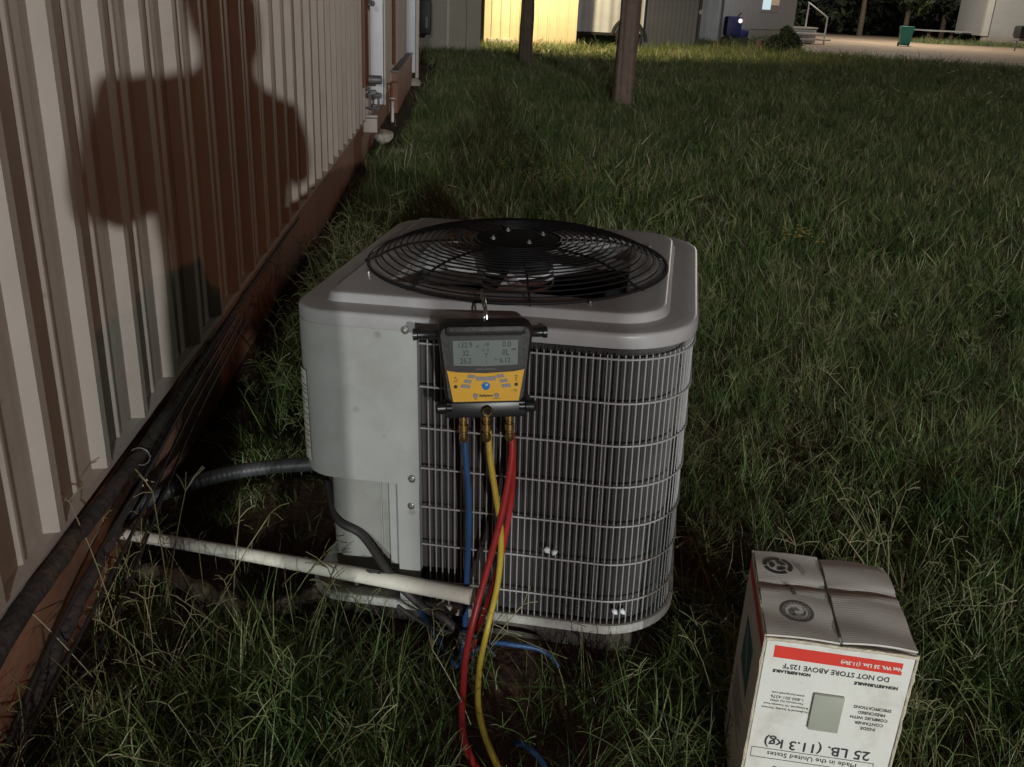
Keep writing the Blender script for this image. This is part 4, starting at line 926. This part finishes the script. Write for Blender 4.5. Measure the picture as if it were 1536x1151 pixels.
def tuft(name, kind, seed):
    rr_ = random.Random(seed); P = []; F = []; T = []
    U = rr_.uniform
    if kind == 'lawn':
        for q in range(26): blade_geo(P, F, T, (rr_.gauss(0, .028), rr_.gauss(0, .028), -.005), U(0, 6.28), U(.035, .085), U(.0012, .0028), U(.1, 1.0), U(.1, 1.3), U(.1, .75) if rr_.random() < .85 else U(.8, 1.05))
    if kind == 'long':
        for q in range(20): blade_geo(P, F, T, (rr_.gauss(0, .02), rr_.gauss(0, .02), -.005), U(0, 6.28), U(.08, .20), U(.0016, .0034), U(.05, .8), U(.3, 1.9), U(.0, .42) if rr_.random() < .88 else U(.6, .85), 5)
    if kind == 'stem':
        for q in range(3):
            az = U(0, 6.28); L_ = U(.10, .22); ln = U(.1, .9); d = Vector((math.cos(az), math.sin(az), 0)); p = Vector((rr_.gauss(0, .01), rr_.gauss(0, .01), 0)); pts = [p.copy()]; t_ = U(.5, 1)
            for i in range(4): p = p + (d * math.sin(ln) + Vector((0, 0, math.cos(ln)))) * L_ / 4; pts.append(p.copy()); ln += U(-.05, .2)
            stem_geo(P, F, T, pts, .0009, t_)
            if rr_.random() < .7:
                for f_ in range(rr_.choice((3, 4))):
                    a2 = U(0, 6.28); e_ = p + Vector((math.cos(a2) * .03, math.sin(a2) * .03, U(.0, .03))) ; stem_geo(P, F, T, [p, (p + e_) / 2 + Vector((0, 0, .004)), e_], .0008, t_ + .05)
        for q in range(6): blade_geo(P, F, T, (rr_.gauss(0, .01), rr_.gauss(0, .01), -.005), U(0, 6.28), U(.04, .12), .0022, U(.2, 1.2), U(.3, 1.5), U(.2, .7), 4)
    if kind == 'flat':
        for q in range(16):
            blade_geo(P, F, T, (rr_.gauss(0, .03), rr_.gauss(0, .03), U(0, .015)), U(0, 6.28), U(.05, .13), U(.0012, .0024), U(1.0, 1.5), U(-.3, .4), U(.35, 1.0), 3)
    if kind == 'far':
        for q in range(22): blade_geo(P, F, T, (rr_.gauss(0, .05), rr_.gauss(0, .05), -.005), U(0, 6.28), U(.05, .12), U(.003, .006), U(.05, .8), U(.1, 1.1), U(.1, .8), 2)
    if kind == 'weed':
        for q in range(9):
            az = U(0, 6.28); z = U(.005, .04); r = U(.008, .02); d = Vector((math.cos(az), math.sin(az), .2)); s = Vector((-math.sin(az), math.cos(az), 0)); o = len(P); c = Vector((rr_.gauss(0, .012), rr_.gauss(0, .012), z))
            P += [tuple(c), tuple(c + d * r + s * r * .45), tuple(c + d * r * 2), tuple(c + d * r - s * r * .45)]; T += [U(.25, .6)] * 4; F.append((o, o+1, o+2, o+3))
    me = bpy.data.meshes.new(name); me.from_pydata(P, [], F); me.materials.append(GM)
    at = me.attributes.new('tone', 'FLOAT', 'POINT'); at.data.foreach_set('value', T)
    return bpy.data.objects.new(name, me)
def field(name, label, P, kinds, scl, tilt, tufts):
    c = bpy.data.collections.new(name + '_sources')
    for o in tufts: c.objects.link(o)
    n = len(P); me = bpy.data.meshes.new(name); me.from_pydata(P.tolist(), [], [])
    rot = np.c_[rng.normal(0, tilt, n), rng.normal(0, tilt, n), rng.uniform(0, 6.283, n)]
    a = me.attributes.new('rot', 'FLOAT_VECTOR', 'POINT'); a.data.foreach_set('vector', rot.ravel())
    a = me.attributes.new('scl', 'FLOAT', 'POINT'); a.data.foreach_set('value', scl)
    a = me.attributes.new('pick', 'INT', 'POINT'); a.data.foreach_set('value', kinds.astype(int))
    me.materials.append(GM)
    o = link(name, me); tag(o, label, 'grass', None, 'stuff')
    ng = bpy.data.node_groups.new(name, 'GeometryNodeTree'); ng.interface.new_socket('Geometry', in_out='INPUT', socket_type='NodeSocketGeometry'); ng.interface.new_socket('Geometry', in_out='OUTPUT', socket_type='NodeSocketGeometry')
    N = ng.nodes; L = ng.links; gi = N.new('NodeGroupInput'); go = N.new('NodeGroupOutput'); ip = N.new('GeometryNodeInstanceOnPoints'); ci = N.new('GeometryNodeCollectionInfo')
    ci.inputs['Collection'].default_value = c; ci.inputs['Separate Children'].default_value = True; ci.inputs['Reset Children'].default_value = True
    def na(nm, dt):
        q = N.new('GeometryNodeInputNamedAttribute'); q.data_type = dt; q.inputs['Name'].default_value = nm; return q
    L.new(gi.outputs[0], ip.inputs['Points']); L.new(ci.outputs[0], ip.inputs['Instance']); ip.inputs['Pick Instance'].default_value = True
    L.new(na('pick', 'INT').outputs[0], ip.inputs['Instance Index']); L.new(na('rot', 'FLOAT_VECTOR').outputs[0], ip.inputs['Rotation']); L.new(na('scl', 'FLOAT').outputs[0], ip.inputs['Scale']); L.new(ip.outputs[0], go.inputs[0])
    md = o.modifiers.new('grass', 'NODES'); md.node_group = ng
    return o
def noise2(x, y, s, seed=0):
    r_ = np.random.default_rng(seed); out = 0
    for i in range(6):
        a = r_.uniform(0, 6.28); k_ = s * (1 + i * .6); out = out + np.sin((x * math.cos(a) + y * math.sin(a)) * k_ + r_.uniform(0, 6.28)) / (1 + i * .5)
    return out / 3.2
cu_, su_ = math.cos(-.2298), math.sin(-.2298)
def allowed(x, y):
    lx = (x - .1392) * cu_ + (y - 2.0106) * su_; ly = -(x - .1392) * su_ + (y - 2.0106) * cu_
    inun = (abs(lx) < .41) & (ly > -.45) & (ly < .41)
    bx_ = (x - .586) * math.cos(-.2054) + (y - 1.1055) * math.sin(-.2054); by_ = -(x - .586) * math.sin(-.2054) + (y - 1.1055) * math.cos(-.2054)
    inbx = (abs(bx_) < .118) & (by_ > -.008) & (by_ < .25)
    return ~inun & ~inbx & (x > -.735)
def dens(x, y):                                 # 0..1: where grass is thin
    d = np.ones_like(x)
    d *= 1 - .93 * np.exp(-(((x + .40) / .27) ** 2 + ((y - 2.0) / .33) ** 2) ** 2)
    d *= 1 - .85 * np.exp(-(((x - .72) / .16) ** 2 + ((y - 1.85) / .32) ** 2) ** 2)
    d *= 1 - .86 * np.exp(-(((x - .18) / .25) ** 2 + ((y - 1.36) / .17) ** 2) ** 2)
    d *= 1 - .9 * np.exp(-(((x - .06) / .06) ** 2 + ((y - 1.28) / .22) ** 2) ** 2)
    d *= 1 - .6 * np.exp(-(((x + .68) / .12) ** 2 + ((y - 1.55) / .35) ** 2))
    d *= np.where((x < -.60) & (y > 2.0), .12, 1.)
    d *= np.clip(.72 + .55 * noise2(x, y, 4.0, 3), .15, 1)
    return d
NEAR = [tuft('lawn_tuft', 'lawn', 1), tuft('lawn_tuft', 'lawn', 2), tuft('lawn_tuft', 'lawn', 3), tuft('long_tuft', 'long', 4), tuft('long_tuft', 'long', 5), tuft('long_tuft', 'long', 6), tuft('stem_tuft', 'stem', 7), tuft('stem_tuft', 'stem', 8), tuft('flat_tuft', 'flat', 9), tuft('flat_tuft', 'flat', 10), tuft('weed_tuft', 'weed', 11)]
for i, o in enumerate(NEAR): o.name = 'tuft_%02d' % i
def pick(n, w): return rng.choice(len(w), n, p=np.array(w) / sum(w))
# near field
n = 24500; x = rng.uniform(-.74, 3.7, n); y = rng.uniform(.75, 4.6, n); keep = allowed(x, y) & (rng.uniform(size=n) < dens(x, y)) & (x < .55 + y * .75)
x, y = x[keep], y[keep]; n = len(x); kd = pick(n, [2.4, 2.4, 2.4, 1.2, 1.2, 1.2, .3, .3, 3.2, 3.2, .7])
wd_ = (x < -.25) & (y > 2.25); kd[wd_ & (rng.uniform(size=n) < .6)] = 5; kd[wd_ & (rng.uniform(size=n) < .3)] = 6
fore = (y < 1.75); swap = fore & (rng.uniform(size=n) < .55); kd[swap] = rng.choice([3, 4, 5, 6, 8], swap.sum())
sc_ = rng.uniform(.6, 1.25, n) * np.where(y < 1.75, .86, .85) * np.where((x < -.25) & (y > 2.25) & (y < 4.4), np.where(x < -.55, .7, 1.5), 1.) * (1 + .25 * noise2(x, y, 2.5, 5))
field('grass', 'dark green tangled grass around the air conditioner and the box', np.c_[x, y, hgt(x, y)], kd, sc_, .30, NEAR)
# bermuda runners with finger like seed heads at the lower left
def runner(x0, y0, az, L_, ln0, seed, fingers=3, r=.0011):
    rr_ = random.Random(seed); P = []; F = []; T = []; d = Vector((math.cos(az), math.sin(az), 0)); p = Vector((0, 0, 0)); pts = [p.copy()]; ln = ln0
    for i in range(7):
        p = p + (d * math.sin(ln) + Vector((0, 0, math.cos(ln)))) * L_ / 7; pts.append(p.copy()); ln += rr_.uniform(-.02, .10)
        if i in (2, 4) and rr_.random() < .8: blade_geo(P, F, T, tuple(p), az + rr_.uniform(-2, 2), rr_.uniform(.03, .06), .0024, rr_.uniform(.5, 1.2), .4, .5, 3)
    stem_geo(P, F, T, pts, r, .78)
    for f_ in range(fingers):
        a2 = az + rr_.uniform(-2.2, 2.2); q = p + Vector((math.cos(a2) * .045, math.sin(a2) * .045, rr_.uniform(-.01, .045))); stem_geo(P, F, T, [p, p.lerp(q, .5) + Vector((0, 0, .005)), q], r * 1.0, .85)
    me = bpy.data.meshes.new('grass_runner'); me.from_pydata(P, [], F); me.materials.append(GM); at = me.attributes.new('tone', 'FLOAT', 'POINT'); at.data.foreach_set('value', T)
    return link('grass_runner', me, None, (x0, y0, 0))
rs = [(-.56, 1.62, 2.0, .30, .25), (-.60, 1.70, 1.2, .26, .35), (-.50, 1.60, .6, .30, .45), (-.64, 1.55, 2.6, .34, .1), (-.45, 1.66, 1.5, .22, .3), (-.36, 1.62, .4, .20, .5), (-.62, 1.42, 2.9, .22, .5), (-.16, 1.50, 2.2, .22, .6), (-.28, 1.5, 1.0, .18, .4), (.72, 1.62, 1.2, .20, .3), (.60, 1.70, 2.4, .18, .4), (.05, 1.36, 2.5, .16, .5), (-.62, 2.85, .5, .24, .6), (-.60, 3.1, .1, .26, .5), (-.55, 2.7, 1.4, .24, .4)]
rlab = ['dry grass stem with forked seed head crossing the left end of the white pipe', 'tall dry stem with seed head in front of the lower ribbed wall', 'slanted dry stem leaning over the white pipe', 'upright dry stem nearest the lower left wall', 'dry stem standing before the grey conduit', 'short dry stem over the brown root', 'dry stem at the far lower left against the wall', 'dry stem in the dark below the pipe end', 'dry stem below the root', 'dry stem with bent tip right of the condenser base', 'thin dry stem close to the right corner of the base', 'dry stem beside the red hose', 'dry stem leaning out of the weeds behind the black pipe', 'farther dry stem in the weeds by the wall', 'dry stem behind the left side of the condenser']
for i, (a, b, c, d, e) in enumerate(rs): tag(runner(a, b, c, d, e, 50 + i, 3 + i % 2), rlab[i], 'grass stem', 'dry grass stems')
# middle field
MID = [tuft('m', 'lawn', 21), tuft('m', 'lawn', 22), tuft('m', 'long', 23), tuft('m', 'flat', 24), tuft('m', 'far', 25), tuft('m', 'far', 26)]
for i, o in enumerate(MID): o.name = 'mid_tuft_%02d' % i
n = 42000; x = rng.uniform(-.74, 8.5, n); y = 4.4 + 8.6 * rng.uniform(size=n) ** 1.1; keep = (x < .7 + y * .66) & ((x > -.62) | (rng.uniform(size=n) < .12)) & (rng.uniform(size=n) < np.clip(.75 + .4 * noise2(x, y, 2.2, 8), .2, 1)) & ~((x < -.45) & (y > 7.9) & (y < 14.3))
x, y = x[keep], y[keep]; n = len(x); kd = pick(n, [2, 2, 1.6, 4, 1.2, 1.2]); sc_ = rng.uniform(.6, 1.5, n) * (1 + .25 * noise2(x, y, 1.4, 9))
field('grass', 'mown green grass of the field behind the air conditioner', np.c_[x, y, hgt(x, y)], kd, sc_, .38, MID)
FAR = [tuft('f', 'far', 31), tuft('f', 'far', 32)]
for i, o in enumerate(FAR): o.name = 'far_tuft_%02d' % i
n = 42000; y = 12.6 + 36 * rng.uniform(size=n) ** 1.3; x = rng.uniform(-.9, 1, n) * 0 + rng.uniform(size=n) * (y * .62 + 2) - .7
from_road = (y > 27.6 - (x - 9.24) * .5) & (x > 9.6 + (y - 28.2) * .36) & ((x < 22) | (y < 46))
keep = ~from_road & ~((x < -.35) & (y < 18.4)) & ~((x > 3.3) & (x < 6.7) & (y > 27.4) & (y < 30.5)) & ~((x > .4) & (x < 5.4) & (y > 24.9 + .158 * (x - .62)) & (y < 30))
x, y = x[keep], y[keep]; n = len(x); kd = pick(n, [1, 1]); sc_ = rng.uniform(1.0, 1.8, n) * np.clip(y / 16, 1, 1.7)
field('grass', 'far green grass lit faintly in front of the buildings', np.c_[x, y, hgt(x, y)], kd, sc_, .35, FAR)
# small yellow flowers in the middle field
fm = mat('yellow petals', (.42, .33, .05), .6); fl_ = MB(); rng2 = np.random.default_rng(4)
for cx, cy, n_, sp_ in ((.88, 6.7, 170, .36), (1.87, 4.95, 34, .08)):
    for q in range(n_):
        px_, py_ = rng2.normal(cx, sp_), rng2.normal(cy, sp_ * 1.1); z_ = rng2.uniform(.09, .15); s_ = rng2.uniform(.008, .014)
        fl_.add([(px_ - s_, py_, z_), (px_, py_ - s_, z_ + .002), (px_ + s_, py_, z_), (px_, py_ + s_, z_ + .003)], [(0, 1, 2, 3)])
tag(fl_.build('wild_flowers', fm), 'scattered tiny yellow wild flowers in the middle of the field', 'flowers', None, 'stuff')
